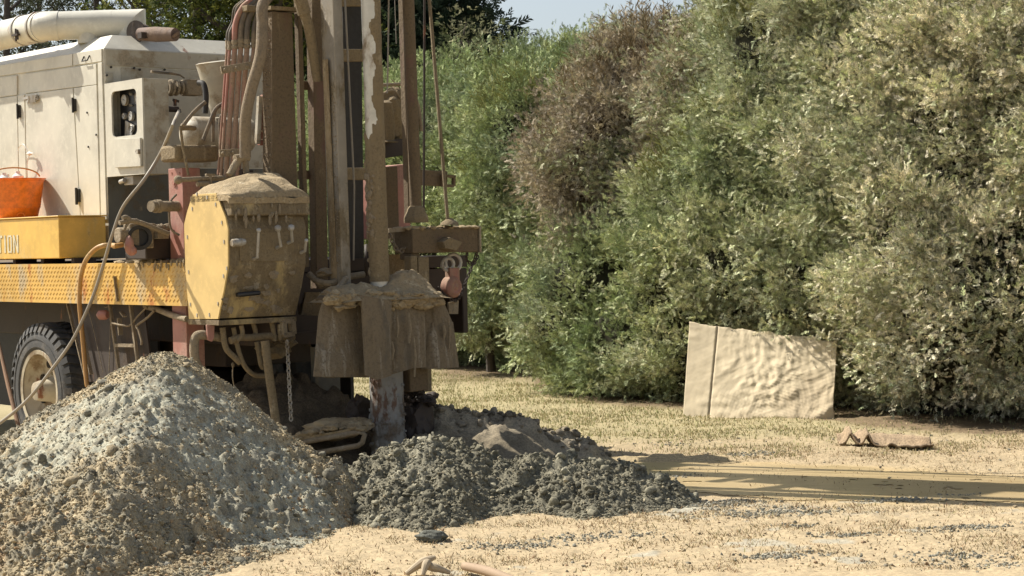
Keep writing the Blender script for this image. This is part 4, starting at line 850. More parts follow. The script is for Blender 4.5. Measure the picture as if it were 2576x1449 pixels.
# push nearest outer points to the corners
for cxz in ((xg1, zg1), (xg0, zg1), (xg0, zg0), (xg1, zg0)):
    j = min(range(len(rim_o)), key=lambda i: (rim_o[i][0] - cxz[0]) ** 2 + (rim_o[i][1] - cxz[1]) ** 2); rim_o[j] = cxz
f = MB(); n_ = len(rim_in)
vs = [(p[0], yg0, p[1]) for p in rim_in] + [(p[0], yg0, p[1]) for p in rim_o] + [(p[0], yg0 + th, p[1]) for p in rim_in] + [(p[0], yg0 + th, p[1]) for p in rim_o]
fs = []
for i in range(n_):
    j = (i + 1) % n_; fs += [(i, j, n_ + j, n_ + i), (2 * n_ + i, 3 * n_ + i, 3 * n_ + j, 2 * n_ + j), (i, 2 * n_ + i, 2 * n_ + j, j), (n_ + i, n_ + j, 3 * n_ + j, 3 * n_ + i)]
f.add(vs, fs); f.build('cabinet_face', 'cream', cb, smooth=False)
m = MB(); m.box((wx0 - .02, yg0 + .085, wb - .02), (wx1 + .02, yg0 + .098, wt + .02)); m.build('dial_board', 'black', cb)
def gauge(px_, py_, r, mat='dial'):
    c = TY(*z6b(px_, py_), yg0 + .078); m = MB(); m.lathe(c + V3((0, .006, 0)), (0, -1, 0), [(0, r), (.02, r), (.022, r * .93), (.016, r * .9), (.014, r * .88)], 28); o = m.build('gauge', 'steel', cb); return o, c, r
for (a, b_, r, f_) in ((235, 475, .043, 'dial'), (385, 455, .046, 'dial'), (228, 655, .024, 'dial'), (305, 655, .036, 'dial'), (312, 795, .026, 'dial'), (300, 530, .010, 'dial'), (300, 405, .009, 'white')):
    g_, c, r_ = gauge(a, b_, r)
    if r > .02:
        m = MB(); m.cyl(c + V3((0, -.0085, 0)), c + V3((0, -.0100, 0)), r * .86, n=24); m.build('gauge_face', 'dial', cb)
        m = MB(); m.bar(c + V3((-r * .5, -.012, r * .18)), c + V3((r * .15, -.012, -r * .05)), .004, .002); m.build('needle', 'black', cb)
m = MB(); quad(m, [z6b(232, 705), z6b(330, 760), z6b(300, 880), z6b(225, 880)], yg0 + .07, .01); m.build('inner_plate', 'steel', cb)
m = MB(); quad(m, [z6b(105, 912), z6b(398, 900), z6b(405, 1225), z6b(112, 1240)], yg0 - .022, .02); dd = m.build('cabinet_door', 'cream', cb, .003, smooth=False)
m = MB(); c = TY(*z6b(365, 1055), yg0 - .03); m.tube([c + V3((.012 * math.cos(a * .785), -.004, .014 * math.sin(a * .785))) for a in range(8)], .003, 6, 0, True); m.box((c.x + .012, c.y - .01, c.z - .02), (c.x + .035, c.y + .01, c.z + .015)); m.build('padlock', 'steel', cb)
m = MB(); c = TY(*z2(1085, 300), yC + .06); m.box((c.x - .05, c.y - .03, zg0 - .07), (c.x + .09, c.y + .05, zg0 - .002)); m.cyl((c.x - .07, c.y - .05, zg0 - .045), (c.x + .0, c.y - .05, zg0 - .035), .018); m.build('cable_box', 'steel', cb, .004)

# ---- valve pipework on the rear of the compressor
m = MB(); xv = xg1 - .12; a, b_ = TX(*z6b(700, 330), xv), TX(*z6b(1130, 340), xv); yd = V3((0, 1, 0))
m.cyl(a, b_, .032); 
for k, (u, r) in enumerate(((705, .058), (735, .064), (790, .06), (850, .052), (890, .052))): c = TX(*z6b(u, 335), xv); m.cyl(c, c + yd * .022, r, n=20)
c = TX(*z6b(985, 335), xv); m.box((c.x - .055, c.y - .065, c.z - .06), (c.x + .055, c.y + .06, c.z + .06)); m.build('valve_body', 'mudpale', rig, .006)
m = MB(); m.tube([TX(*z6b(900, 225), xv + .01), TX(*z6b(850, 190), xv + .02), TX(*z6b(740, 170), xv + .02), TX(*z6b(525, 150), xv + .02)], [.006, .007, .011, .012], 8); m.build('valve_handle', 'hose', rig)
m = MB(); a = TX(*z6b(700, 575), xv); b_ = TX(*z6b(830, 580), xv); m.cyl(a, b_, .022, n=14); c = TX(*z6b(795, 540), xv); m.cyl(c, c + V3((0, 0, .05)), .014, n=10); m.bar(TX(*z6b(770, 470), xv), TX(*z6b(840, 490), xv), .018, .01, ZZ); m.cyl(b_, TX(*z6b(840, 620), xv), .020, n=12); m.build('tap', 'darkbrown', rig)
# cyclone bucket, elbow, white tank, seat-like case
m = MB(); ct, cbm = TX(543, 159, -.35), TX(560, 285, -.35); k_ = 14.0
m.lathe(cbm, ct - cbm, [(0, .075), (.0, .08), ((ct - cbm).length * .25, .095), ((ct - cbm).length, .14), ((ct - cbm).length + .004, .145), ((ct - cbm).length + .012, .12)], 36); m.build('dust_cyclone', 'cream_rear', rig)
m = MB(); m.tube([TX(500, 208, -.3), TX(512, 212, -.25), TX(518, 240, -.22), TX(516, 285, -.22)], .02, 12, 5); m.build('cyclone_pipe', 'dark', rig)
m = MB(); a, b_ = TX(470, 335, -.45), TX(620, 340, -.45); m.lathe(a, b_ - a, [(-.03, .03), (-.01, .09), (.03, .12), (.5, .12), (.52, .03)], 32); m.build('air_tank', 'cream_rear', rig)
m = MB(); a, b_ = TX(442, 364, -.12), TX(552, 406, -.12); m.box((a.x - .22, a.y, b_.z), (a.x, b_.y, a.z)); m.build('square_case', 'mud', rig, .02)
m = MB(); 
m.tube([TX(*z1(1450, 1020), -.1), TX(*z1(1465, 1150), -.09), TX(*z1(1490, 1290), -.09), TX(*z1(1515, 1410), -.08)], .010, 8); m.tube([TX(*z1(1450, 1030), -.1), TX(*z1(1520, 1025), -.12), TX(*z1(1560, 1030), -.3)], .018, 8); m.build('bent_bar', 'mud', rig)
for pts_, r in (([(1470, 1010), (1540, 920), (1600, 860), (1650, 820)], .014), ([(1630, 1130), (1680, 1000), (1730, 880), (1800, 830)], .014), ([(1710, 1140), (1715, 960), (1740, 870), (1800, 835)], .012), ([(1770, 1180), (1770, 960), (1800, 920)], .012)):
    m = MB(); m.tube([TX(*z1(*p), -.05) for p in pts_], r, 10, 5); m.build('small_hose', 'hose', rig)

# ---- red post, lower machinery on deck
m = MB(); q0, q1 = TY(423, 425, .10), TY(440, 652, .10); m.box((q0.x, .10, .55), (q0.x + .19, .24, q0.z)); rp = m.build('red_post', 'red', rig, .004)
m = MB(); c = TY(438, 460, .095); m.cyl(c, c + V3((0, .015, 0)), .028, n=20); m.cyl(c + V3((0, -.008, 0)), c, .015, n=14); 
for (a, b_) in ((1420, 228), (1485, 232)): cc = TY(*z2(a, b_), .095); m.cyl(cc, cc + V3((0, .01, 0)), .008, n=8)
m.build('pivot_bolt', 'red', rp)
m = MB(); m.tube([TY(*z2(1465, 405), .07), TY(*z2(1415, 470), .03), TY(*z2(1405, 600), .02), TY(*z2(1425, 700), .03), TY(*z2(1490, 745), .07)], .008, 8, 6); m.build('lead', 'hose', rp)
m = MB(); a = TX(*z2(1270, 505), -.2); m.lathe(a, (-.25, 1, 0), [(-.02, .028), (-.02, .038), (.02, .038), (.02, .046), (.06, .046), (.06, .036), (.25, .036)], 20); m.build('pipe_stub', 'mudpale', rig)
m = MB(); m.box((-.62, .5, z_t), (-.28, 1.0, z_t + .16)); m.build('pump_housing', 'darkbrown', rig, .01)
m = MB(); c = TX(*z3b(370, 610), -.35); m.lathe(c + V3((.0, -.05, 0)), (0, 1, 0), [(0, .03), (.0, .055), (.12, .055), (.13, .03)], 18); m.box((c.x - .05, c.y + .02, c.z - .09), (c.x + .05, c.y + .2, c.z + .08)); m.build('small_engine', 'mudpale', rig, .008)
m = MB(); c = TX(*z3b(660, 650), -.30); m.lathe(c, (.9, -.3, 0), [(-.03, .085), (.03, .085), (.03, .06), (.0, .055)], 24); m.build('flywheel', 'dark', rig)
m = MB(); m.blob(TX(*z3b(470, 800), -.28), (.035, .03, .065), .15, 3, 5); m.blob(TX(*z3b(520, 900), -.28), (.04, .03, .035), .15, 3, 7); m.build('red_valve', 'red', rig)
for pts_, r in (([(280, 370), (500, 330), (700, 370), (900, 450), (1230, 580)], .017), ([(370, 510), (430, 400), (520, 320), (620, 310)], .010), ([(340, 280), (400, 260), (470, 300)], .016)):
    m = MB(); m.tube([TX(*z3b(*p), -.25) for p in pts_], r, 10, 5); m.build('small_hose', 'mudpale', rig)
m = MB(); 
for k in range(40): u = random.random(); c = TX(*z3b(700 + 500 * u, 440 + 60 * random.random()), -.35); m.blob(c, random.uniform(.012, .03), .5, 2)
m.build('mud_lumps', 'mudpale', rig)
m = MB(); c0, c1 = TX(*z3b(1010, 540), -.28), TX(*z3b(1235, 670), -.28); m.box((c0.x - .2, c0.y, c1.z), (c0.x, c1.y, c0.z)); m.build('bracket', 'mudpale', rig, .005)
m = MB(); c0, c1 = TX(*z3b(780, 550), -.4), TX(*z3b(1240, 1060), -.4); m.box((c0.x - .3, c0.y, c1.z), (c0.x, c1.y + .3, c0.z)); m.build('engine_cover', 'darkbrown', rig, .01)

# ---- wheels
def wheel(cx, cy, cz, side, detailed=True):
    w = MB(); Rt, Wd = .525, .27
    prof = [(0.02, .315), (.0, .34), (.0, .42), (.02, .475), (.045, .50), (Wd / 2, .512), (Wd - .045, .50), (Wd - .02, .475), (Wd, .42), (Wd, .34), (Wd - .02, .315), (Wd * .5, .30)]
    c = V3((cx, cy, cz)); vs = []; n = 96
    m_ = len(prof)
    for (h, r) in prof: vs += [c + V3((r * math.cos(2 * math.pi * k / n), h, r * math.sin(2 * math.pi * k / n))) for k in range(n)]
    w.add(vs, [(i * n + k, i * n + (k + 1) % n, ((i + 1) % m_) * n + (k + 1) % n, ((i + 1) % m_) * n + k) for i in range(m_) for k in range(n)])
    if detailed:
        for k in range(40):
            for s, y0, y1, sh in ((0, .03, .13, .0), (1, .14, .24, .5)):
                a0 = 2 * math.pi * (k + sh) / 40; a1 = a0 + .095; tw = .05 * (1 if s else -1)
                def pt(a, y, r): return c + V3((r * math.cos(a), y, r * math.sin(a)))
                w.hexa([pt(a0, y0, .495), pt(a1, y0, .495), pt(a1 + tw, y1, .50), pt(a0 + tw, y1, .50)], [pt(a0, y0, .522), pt(a1, y0, .522), pt(a1 + tw, y1, .527), pt(a0 + tw, y1, .527)])
                if s == 0: w.hexa([pt(a0, .005, .455), pt(a1, .005, .455), pt(a1, .03, .50), pt(a0, .03, .50)], [pt(a0, -.004, .458), pt(a1, -.004, .458), pt(a1, .026, .522), pt(a0, .026, .522)])
        w.lathe(c + V3((0, -.004, 0)), (0, 1, 0), [(0.006, .40), (0, .40), (0, .408), (.006, .408)], 64, False)
    return w, c
def full_wheel(cx, cy, cz):
    w, c = wheel(cx, cy, cz, 1); t_ = w.build('tyre', 'rubber', rig, ang=30)
    r = MB(); r.lathe(c + V3((0, .012, 0)), (0, 1, 0), [(0, .285), (-.004, .318), (.006, .322), (.012, .30), (.03, .288), (.10, .275), (.13, .25), (.15, .20), (.152, .10), (.12, .09), (.11, .0)], 56, False)
    rim = r.build('rim', 'rim', rig, ang=40)
    h = MB(); h.lathe(c + V3((0, .16, 0)), (0, -1, 0), [(0, .105), (.03, .105), (.05, .09), (.14, .08), (.18, .07), (.19, .03)], 28)
    for k in range(10): a = 2 * math.pi * k / 10; p = c + V3((.135 * math.cos(a), .16, .135 * math.sin(a))); h.cyl(p, p - V3((0, .03, 0)), .014, n=6)
    h.build('hub', 'rim', rim)
    for k in range(8): a = 2 * math.pi * (k + .5) / 8; p = c + V3((.215 * math.cos(a), .140, .215 * math.sin(a))); MB().cyl(p + V3((0, .01, 0)), p - V3((0, .006, 0)), .032, n=14).build('hand_hole', 'black', rim)
cw = TY(95, 984, .06); full_wheel(cw.x, .06, cw.z)
w, c = wheel(cw.x, .37, cw.z, 1, False); w.build('tyre', 'rubber', rig)
w, c = wheel(cw.x, 1.75, cw.z, 1, False); w.build('tyre', 'rubber', rig); w, c = wheel(cw.x, 2.06, cw.z, 1, False); w.build('tyre', 'rubber', rig)
m = MB(); m.cyl((cw.x, .3, cw.z), (cw.x, 2.1, cw.z), .08); m.blob((cw.x, 1.2, cw.z), (.22, .25, .22), .05, 3, 3); m.build('axle', 'darkbrown', rig)
m = MB(); m.box((cw.x - 3.5, 2.36, .3), (cw.x + .9, 2.39, z_b)); m.box((cw.x - 2.3, .72, .25), (cw.x + .7, .74, z_b)); m.build('dark_backing', 'dark', rig)  # dark sheets added to stand in for the shade behind the wheels
# mudflap (dark slanting sheet right of the wheel), its pale edge, ladder, lamp, hoses below the bed
m = MB(); q = [TY(*p, .14) for p in (z3(545, 205), z3(720, 860), z3(1250, 860), z3(1170, 230))]; m.prism(q, (0, .012, 0)); mf_ = m.build('mudflap', 'darkbrown', rig)
m = MB(); m.bar(TY(*z3(548, 208), .11), TY(*z3(700, 830), .11), .022, .012); m.bar(TY(*z3(660, 400), .105), TY(*z3(745, 800), .105), .03, .008); m.build('mudflap_edge', 'mudpale', mf_)
m = MB(); 
for u0, v0, u1, v1 in ((893, 215, 985, 860), (1063, 215, 1145, 860)): m.bar(TY(*z3(u0, v0), .09), TY(*z3(u1, v1), .09), .022, .022)
m.bar(TY(*z3(940, 562), .09), TY(*z3(1112, 565), .09), .024, .024, ZZ); m.bar(TY(*z3(975, 780), .09), TY(*z3(1130, 785), .09), .024, .024, ZZ); m.build('ladder', 'mudpale', rig)
m = MB(); c = TY(*z3(845, 315), .05); m.lathe(c, (-1, -.4, 0), [(-.04, .025), (-.02, .036), (.03, .036), (.05, .02), (.055, .0)], 18); m.build('red_lamp', 'red', rig)
m = MB(); m.bar(TY(*z3(975, 340), .07), TY(*z3(985, 480), .07), .036, .01); m.bar(TY(*z3(990, 290), .075), TY(*z3(1020, 330), .075), .03, .01); m.tube([TY(*z3(915, 380), .06), TY(*z3(950, 390), .05), TY(*z3(1000, 400), .05), TY(*z3(1060, 400), .08), TY(*z3(1130, 320), .1), TY(*z3(1200, 250), .12)], .007, 8, 5); m.tube([TY(*z3(1125, 430), .06), TY(*z3(1120, 400), .06), TY(*z3(1200, 340), .08), TY(*z3(1260, 280), .1)], .009, 8, 5); m.tube([TY(*z3(1130, 430), .06), TY(*z3(1155, 520), .06), TY(*z3(1155, 560), .06)], .01, 8, 4); m.build('cable_tail', 'mudpale', rig)
m = MB(); m.tube([TY(*z3(1190, 245), .16), TY(*z3(1290, 270), .13), TY(*z3(1400, 315), .08), TY(*z3(1530, 350), .03)], .022, 12, 5); m.build('brake_hose', 'mudpale', rig)
for (u, v, w_) in ((760, 420, 820), (900, 300, 870)): 
    m = MB(); m.tube([TY(*z3(u - 50, 250), .125), TY(*z3(u, v), .125), TY(*z3(w_ + 20, 780), .125)], .003, 6, 4); m.build('wire', 'mudpale', rig)
# ---- control console
yk = -.06; xk = TY(573, 610, yk).x; front_poly = [(484, 490), (543, 486), (567, 548), (573, 577), (573, 669), (563, 729), (548, 802), (475, 802), (466, 669), (463, 565), (470, 535)]
q = [TY(*p, yk) for p in front_poly]; yk1 = TX(771, 640, xk).y
m = MB(); m.prism([p + V3((0, .012, 0)) for p in q], (0, yk1 - yk - .012, 0)); con = m.build('control_console', 'muddy_yellow', rig, .006, smooth=False)
cxy = sum((p for p in q), V3()) / len(q)
m = MB(); m.prism([cxy + (p - cxy) * 1.004 for p in q], (0, .0115, 0)); m.build('end_panel', 'yellow_panel', con, .002, smooth=False)
m = MB(); a, b_ = TY(474, 803, yk), TY(549, 803, yk); m.box((a.x - .005, yk, a.z - .035), (b_.x + .005, yk1, a.z - .001)); m.build('bottom_rail', 'muddy_yellow', con, .003)
# mud-caked lid with overhang
lid = [(481, 492), (545, 487), (567, 492), (579, 492), (579, 544), (567, 548), (543, 488.5)]
ql = [TY(482, 491, yk), TY(545, 487, yk), TY(572, 494, yk), TY(577, 542, yk), TY(566, 546, yk), TY(548, 500, yk), TY(540, 493, yk), TY(484, 497, yk)]
m = MB(); m.prism([p + V3((0, .02, 0)) for p in ql], (0, yk1 - yk + .0, 0)); m.build('lid', 'muddy_yellow', con, .012, smooth=False)
m = MB()
nu, nv = 34, 26; xa_, xb_ = ql[0].x - .02, ql[2].x + .012
zc_ = ql[1].z
def lidz(u, v): 
    e = min(1, (v * (1 - v)) ** .5 * 3.0) * min(1, u * 9)
    f_ = min(1, (1 - u) * 22) ** .5; s_ = (1 - max(0, u - .45) / .55) ** .75 * (.75 + .25 * min(1, u / .45))
    return zc_ - .03 + .022 * f_ + e * f_ * s_ * (.035 + .115 * min(1, .1 + v * 1.7) ** .8) + (.010 * mn.noise(V3((u * 7, v * 7, 3))) + .004 * mn.noise(V3((u * 22, v * 22, 3)))) * e
vs = []; 
for i in range(nu + 1):
    for j in range(nv + 1):
        u, v = i / nu, j / nv; vs.append((xa_ + (xb_ - xa_) * u, yk + .0 + (yk1 - yk + .02) * v, lidz(u, v)))
base_i = len(vs); vs2 = [(p[0], p[1], zc_ - .03) for p in vs]
fs = [(i * (nv + 1) + j, (i + 1) * (nv + 1) + j, (i + 1) * (nv + 1) + j + 1, i * (nv + 1) + j + 1) for i in range(nu) for j in range(nv)]
m.add(vs, fs)
edge = [i * (nv + 1) for i in range(nu + 1)] + [nu * (nv + 1) + j for j in range(1, nv + 1)] + [i * (nv + 1) + nv for i in range(nu - 1, -1, -1)] + [j for j in range(nv - 1, 0, -1)]
m.hexa([V3(vs[i]) + V3((0, 0, -.04)) for i in edge], [vs[i] for i in edge])
m.build('mud_cake', 'dry_lit_mud', con, ang=60)
# drips running down from the lid
m = MB()
for k in range(14):
    u = random.random(); top = TX(578 + 186 * u, 545 + random.uniform(-35, 0), ql[3].x + .004); L = random.uniform(.03, .09); m.blob(top + V3((-.003, 0, -L / 2)), (.006, random.uniform(.006, .014), L / 2), .4, 2)
m.build('mud_drips', 'mudpale', con)
for (x_, y_) in ((425, 405), (510, 430), (385, 525), (345, 760), (355, 1050), (370, 1320), (425, 1410), (528, 1405), (600, 1315), (645, 1085), (672, 1020), (650, 800), (632, 640), (580, 490)):
    c = TY(*z4(x_, y_), yk - .004); MB().box((c.x - .006, c.y, c.z - .012), (c.x + .004, c.y + .008, c.z + .012)).build('panel_bolt', 'steel', con)
def lever(p0, p1, kr=.016, mat='steel'):
    a = TX(*z4(*p0), xk + .10); b = TX(*z4(*p1), xk + .005); m = MB(); m.tube([b, b + V3((.05, 0, .01)), a], [.012, .010, .009], 8); m.blob(a, kr * 1.15, .2, 2, 4); return m.build('lever', mat, con)
lever((940, 705), (895, 945), .014); lever((1100, 688), (1090, 850), .02); lever((1210, 683), (1185, 810), .02); lever((1335, 790), (1290, 890), .012)
m = MB(); a, b_ = TX(*z4(715, 812), xk + .06), TX(*z4(815, 800), xk + .06); m.lathe(a, b_ - a, [(0, .02), (.01, .026), (.07, .026), (.1, .018)], 18); m.cyl(b_, b_ - V3((.06, 0, 0)), .014); m.build('white_knob', 'steel', con)
m = MB(); a, b_ = TX(*z4(760, 1240), xk - .03), TX(*z4(945, 1222), xk - .03); m.bar(a, b_, .05, .03, XX_); m.build('hand_slot', 'black', con, .01)
m = MB(); 
for k in range(22):
    c = TX(*z4(random.uniform(720, 1290), random.uniform(1050, 1400)), xk - .0); c.x -= max(0, (TX(600, 669, xk).z - c.z)) * .42; m.blob(c, (.006, random.uniform(.012, .04), random.uniform(.012, .03)), .9, 3)
m.build('mud_patches', 'mudpale', con)
m = MB(); q_ = [TX(*z4(*p), xk + .003) for p in ((770, 700), (1180, 700), (1190, 960), (790, 960))]; m.prism(q_, (-.004, 0, 0)); m.build('lever_plate', 'mud', con)

# ---- mast: everything continues up to the crown well above the frame
ZT = 7.6
def post(p0, p1, x, wy, wx, mat, name, bev=.005, ztop=ZT, zext=0.0, r=None, par=rig):
    a, b = TX(*p0, x), TX(*p1, x); d = (a - b).normalized(); top = a + d * ((ztop - a.z) / d.z) if ztop else a
    if zext: b = b - d * zext
    m = MB()
    if r: m.cyl(b, top, r, n=24)
    else: m.bar(b, top, wy, wx, YX)
    return m.build(name, mat, par, bev if not r else 0)
sc = 366.0
# wide main column (rear face seen dark, left face lit)
m = MB(); a, b = TX(710, 30, .36), TX(716, 468, .36); a.x -= .06; b.x -= .06; m.bar(b - V3((0, 0, .35)), a, .215, .12, YX, .165, .12); mc_ = m.build('mast_column', 'mudcol', rig, .006)
m = MB(); c = TX(712, 22, .36); m.box((c.x - .14, c.y - .11, c.z - .012), (c.x + .02, c.y + .13, c.z + .012)); m.build('cap_plate', 'mud', mc_)
m = MB(); 
for k in range(150):
    t = random.random(); c = a + (b - a) * t; m.blob((c.x + random.uniform(-.055, .06), c.y - (.165 + .05 * t) / 2 - .002, c.z), random.uniform(.002, .006), .4, 1)
m.build('mud_specks', 'mudpale', mc_)
post((749, 0), (762, 452), .30, .035, .05, 'mudcol', 'mast_strut', zext=.6)
post((792, 0), (803, 690), .28, .095, .08, 'mudcol', 'mast_chord', zext=.1)
post((833, 0), (856, 700), .60, .074, .15, 'railm', 'mast_rail', zext=.06)
m = MB(); a, b = TX(833, 150, .60), TX(856, 700, .60); m.bar((a.x - .01, a.y - .0415, a.z), (b.x - .01, b.y - .0415, b.z), .006, .06); m.build('mud_lit_face', 'litmud', rig)  # rail's sunlit side painted as a strip of brighter mud
m = MB(); a, b = TX(833, 0, .60), TX(856, 700, .60)
for k in range(420):
    t = random.uniform(.3, .98); c = a + (b - a) * t; m.blob((c.x + random.uniform(-.07, .07), c.y - .038, c.z), random.uniform(.002, .006), .5, 1)
m.build('mud_specks', 'mudpale', rig)
post((880, 0), (888, 700), -.05, .16, .06, 'dark', 'dark_void_plate')  # dark plate stands in for the shaded void between mast members
post((1016, 60), (1030, 560), -.1, .05, .06, 'mudcol', 'mast_chord')
for i, (y0, y1) in enumerate(((124, 155), (423, 452), (-60, 20))):
    a, b = TX(850, (y0 + y1) / 2, .15), TX(925, (y0 + y1) / 2, .15); m = MB(); m.bar(a, b, .085 if i < 2 else .2, .06, ZZ); m.build('mast_cross_bar', 'mud', rig, .005)
for i, (y0, y1) in enumerate(((215, 245), (440, 470))):
    a, b = TX(752, y0, .22), TX(795, y0, .22); m = MB(); m.bar(a, b, .06, .05, ZZ); m.build('mast_cross_bar', 'mudcol', rig, .005)
zz_ = 3.6
MB().box((-.16, 1.08, 3.4), (-.12, 1.5, ZT)).build('mast_shadow_plate', 'mudcol', rig, .004); MB().box((.15, 1.08, 3.55), (.5, 1.4, 4.5)).build('mast_shadow_box', 'mudcol', rig, .02)  # unseen plate and box added to thicken the mast's ground shadow
while zz_ < ZT:                                                        # bracing above the frame, casts the mast's shadow
    a, b = TX(792, 0, .28), TX(1016, 0, -.1); m = MB(); m.box((.0, .75, zz_), (.08, 1.6, zz_ + .09)); m.build('mast_cross_bar', 'mudcol', rig, .004); zz_ += 1.3
m = MB(); m.box((-.1, .55, ZT), (.7, 1.75, ZT + .25)); m.build('crown_block', 'mudcol', rig, .02)
# drill pipe with flaking mud
dp = post((931, 0), (955, 708), .82, 0, 0, 'chrome', 'drill_pipe', r=.062, zext=.12)
a, b = TX(931, 0, .82), TX(955, 708, .82); m = MB(); V0, F0 = ico(2)
n_, mm_ = 28, 90; vs = []; keepf = []
for j in range(mm_):
    t = .0 + 1.0 * j / (mm_ - 1); c = a + (b - a) * t
    for k in range(n_):
        th = 2 * math.pi * k / n_; nz = mn.noise(V3((math.cos(th) * 1.3, math.sin(th) * 1.3, t * 13))) + .5 * mn.noise(V3((math.cos(th) * 4, math.sin(th) * 4, t * 40)))
        # mud, with the pipe's lit and shaded sides put into where it lies
        side = math.cos(th - math.atan2(.95, .2)); thick = sm(np.array([nz * .5 + side * .9 + .28 + 1.1 * min(1, max(0, (t - .42) * 6))]), .0, .25)[0]
        vs.append(c + V3((math.cos(th), math.sin(th), 0)) * (.0605 + .0075 * thick + .004 * thick * nz))
m.add(vs, [(j * n_ + k, j * n_ + (k + 1) % n_, (j + 1) * n_ + (k + 1) % n_, (j + 1) * n_ + k) for j in range(mm_ - 1) for k in range(n_)])
m.build('mud_shade_coat', 'mud', dp, ang=50)
m = MB()
for k in range(46): 
    t = random.gauss(.72, .12); c = a + (b - a) * min(max(t, .3), .98); th = random.uniform(-2.6, -.9); m.blob(c + V3((math.cos(th), math.sin(th), 0)) * .066 * 1.0, (random.uniform(.008, .022), .012, random.uniform(.01, .035)), .5, 2)
m.build('mud_flakes', 'mudpale', dp)
cabl = MB(); cabl.tube([TX(865, -500, .45), TX(868, 0, .45), TX(891, 468, .5), TX(889, 655, .55)], .007, 8); cabl.build('hoist_cable', 'greyhose', rig)
m = MB(); m.tube([TX(983, -400, .2), TX(978, 0, .2), TX(975, 207, .2), TX(974, 235, .2)], .006, 8); m.tube([TX(985, -500, .1), TX(993, 0, .1), TX(997, 110, .1)], .003, 6); m.build('thin_rod', 'greyhose', rig)
# right hand column with flange
vc = post((1027, 0), (1047, 545), .30, 0, 0, 'mudcol', 'jack_column', r=.043)
c = TX(1047, 560, .30); m = MB(); m.lathe(c, (0, 0, 1), [(0, .088), (.03, .09), (.045, .085), (.075, .07), (.10, .062), (.12, .046)], 8); m.build('column_collar', 'mud', vc)
m = MB(); a, b = TX(1068, 0, .2), TX(1066, 535, .2); m.tube([a + (a - b) * 2.0, a, b], .0085, 8); m.build('guy_cable', 'darkbrown', rig)
m = MB(); a, b = TX(1080, 0, .1), TX(1126, 550, .42); m.tube([a + (a - b) * 1.6 , a, b], .013, 12); m.build('guy_rod', 'mud', rig)
c = TX(1131, 566, .42); m = MB(); m.lathe(c, (0, 0, 1), [(0, .07), (.02, .06), (.035, .035), (.05, .02)], 16); m.build('rod_socket', 'mud', rig)
# curved fat hoses
m = MB(); m.tube([TX(655, -140, .5), TX(700, -60, .55), TX(662, 10, .55), TX(660, 60, .55), TX(655, 140, .55), TX(632, 225, .5), TX(618, 300, .45), TX(617, 395, .4)], .038, 18, 8); m.build('fat_hose', 'hose', rig)
m = MB(); m.tube([TX(740, -110, .5), TX(750, -30, .5), TX(760, 18, .5), TX(775, 62, .5), TX(786, 120, .48), TX(800, 204, .46)], .036, 16, 8); m.build('fat_hose', 'mud', rig)
m = MB(); a = TX(766, 35, .5); m.lathe(a, TX(756, 0, .5) - a, [(0, .036), (0, .046), (.16, .046), (.16, .036)], 16); m.build('hose_sleeve', 'mud', rig)
# red tube bundle: six tubes with two clamp rails, hoses arching out of their tops
xs_t = [(498, 555), (517, 575), (547, 615), (600, 690)]
tubes = [((500, 370), (445, 1150), .009, (620, 30)), ((520, 380), (466, 1165), .011, (640, 60)), ((560, 370), (505, 1170), .018, (600, 100)), ((607, 360), (552, 1165), .018, (612, 30)), ((655, 365), (600, 1160), .018, (668, 80)), ((708, 360), (650, 1100), .015, (715, 90))]
for i, (p0, p1, r, tp) in enumerate(tubes):
    xx = .05 + .05 * i * .5; a, b = TX(*z5(*p0), xx), TX(*z5(p1[0] - 15, p1[1] + 210), xx); m = MB(); m.cyl(b, a, r, n=14); tu = m.build('hydraulic_tube', 'redtube', rig)
    m = MB(); m.lathe(a - V3((0, 0, .01)), (0, 0, 1), [(0, r), (0, r * 1.35), (.02, r * 1.45), (.025, r * 1.2), (.045, r * 1.4), (.06, r * 1.3), (.06, r)], 14); m.build('fitting', 'mudpale', tu)
    m = MB(); up = TX(*z5(p0[0] - 2, 290), xx) if i > 1 else TX(*z5(p0[0] + 2, 260), xx)
    hp_ = [a, up, TX(*z5(p0[0] + 10 + (30 if i < 2 else 0), 170), xx), TX(*z5(p0[0] + 60, 60), xx + .02), TX(*z5(p0[0] + 150, -40), xx + .05), TX(*z5(p0[0] + 190, -300), xx + .05)]
    m.tube(hp_, r * 1.15 if i > 1 else r, 12, 6); m.build('tube_hose', 'redtube' if i in (2,) else 'hose', tu)
for (x0_, y0_, x1_, y1_) in ((452, 548, 700, 505), (440, 1195, 660, 1180)):
    m = MB(); m.bar(TX(*z5(x0_, y0_), .20), TX(*z5(x1_, y1_), .22), .05, .02, ZZ)
    for k in range(3): c = TX(*z5(x0_ + (x1_ - x0_) * (.1 + .35 * k), y0_ + (y1_ - y0_) * (.1 + .35 * k)), .215); m.cyl(c, c + V3((.02, 0, 0)), .012, n=6)
    m.build('tube_clamp_rail', 'mudpale', rig, .003)
m = MB(); m.box((TX(645, 20, .15).x - .05, TX(612, 20, .15).y, TX(612, 30, .15).z), (TX(645, 20, .15).x + .05, TX(635, 20, .15).y, TX(612, 14, .15).z)); m.build('hose_manifold', 'mud', rig, .006)
m = MB(); m.bar(TX(*z5(755, 750), .2), TX(*z5(735, 1120), .2), .03, .03); m.build('guide_strip', 'cream_rear', rig); m = MB(); m.bar(TX(*z5(782, 740), .18), TX(*z5(760, 1130), .18), .03, .03); m.build('guide_strip', 'red', rig)
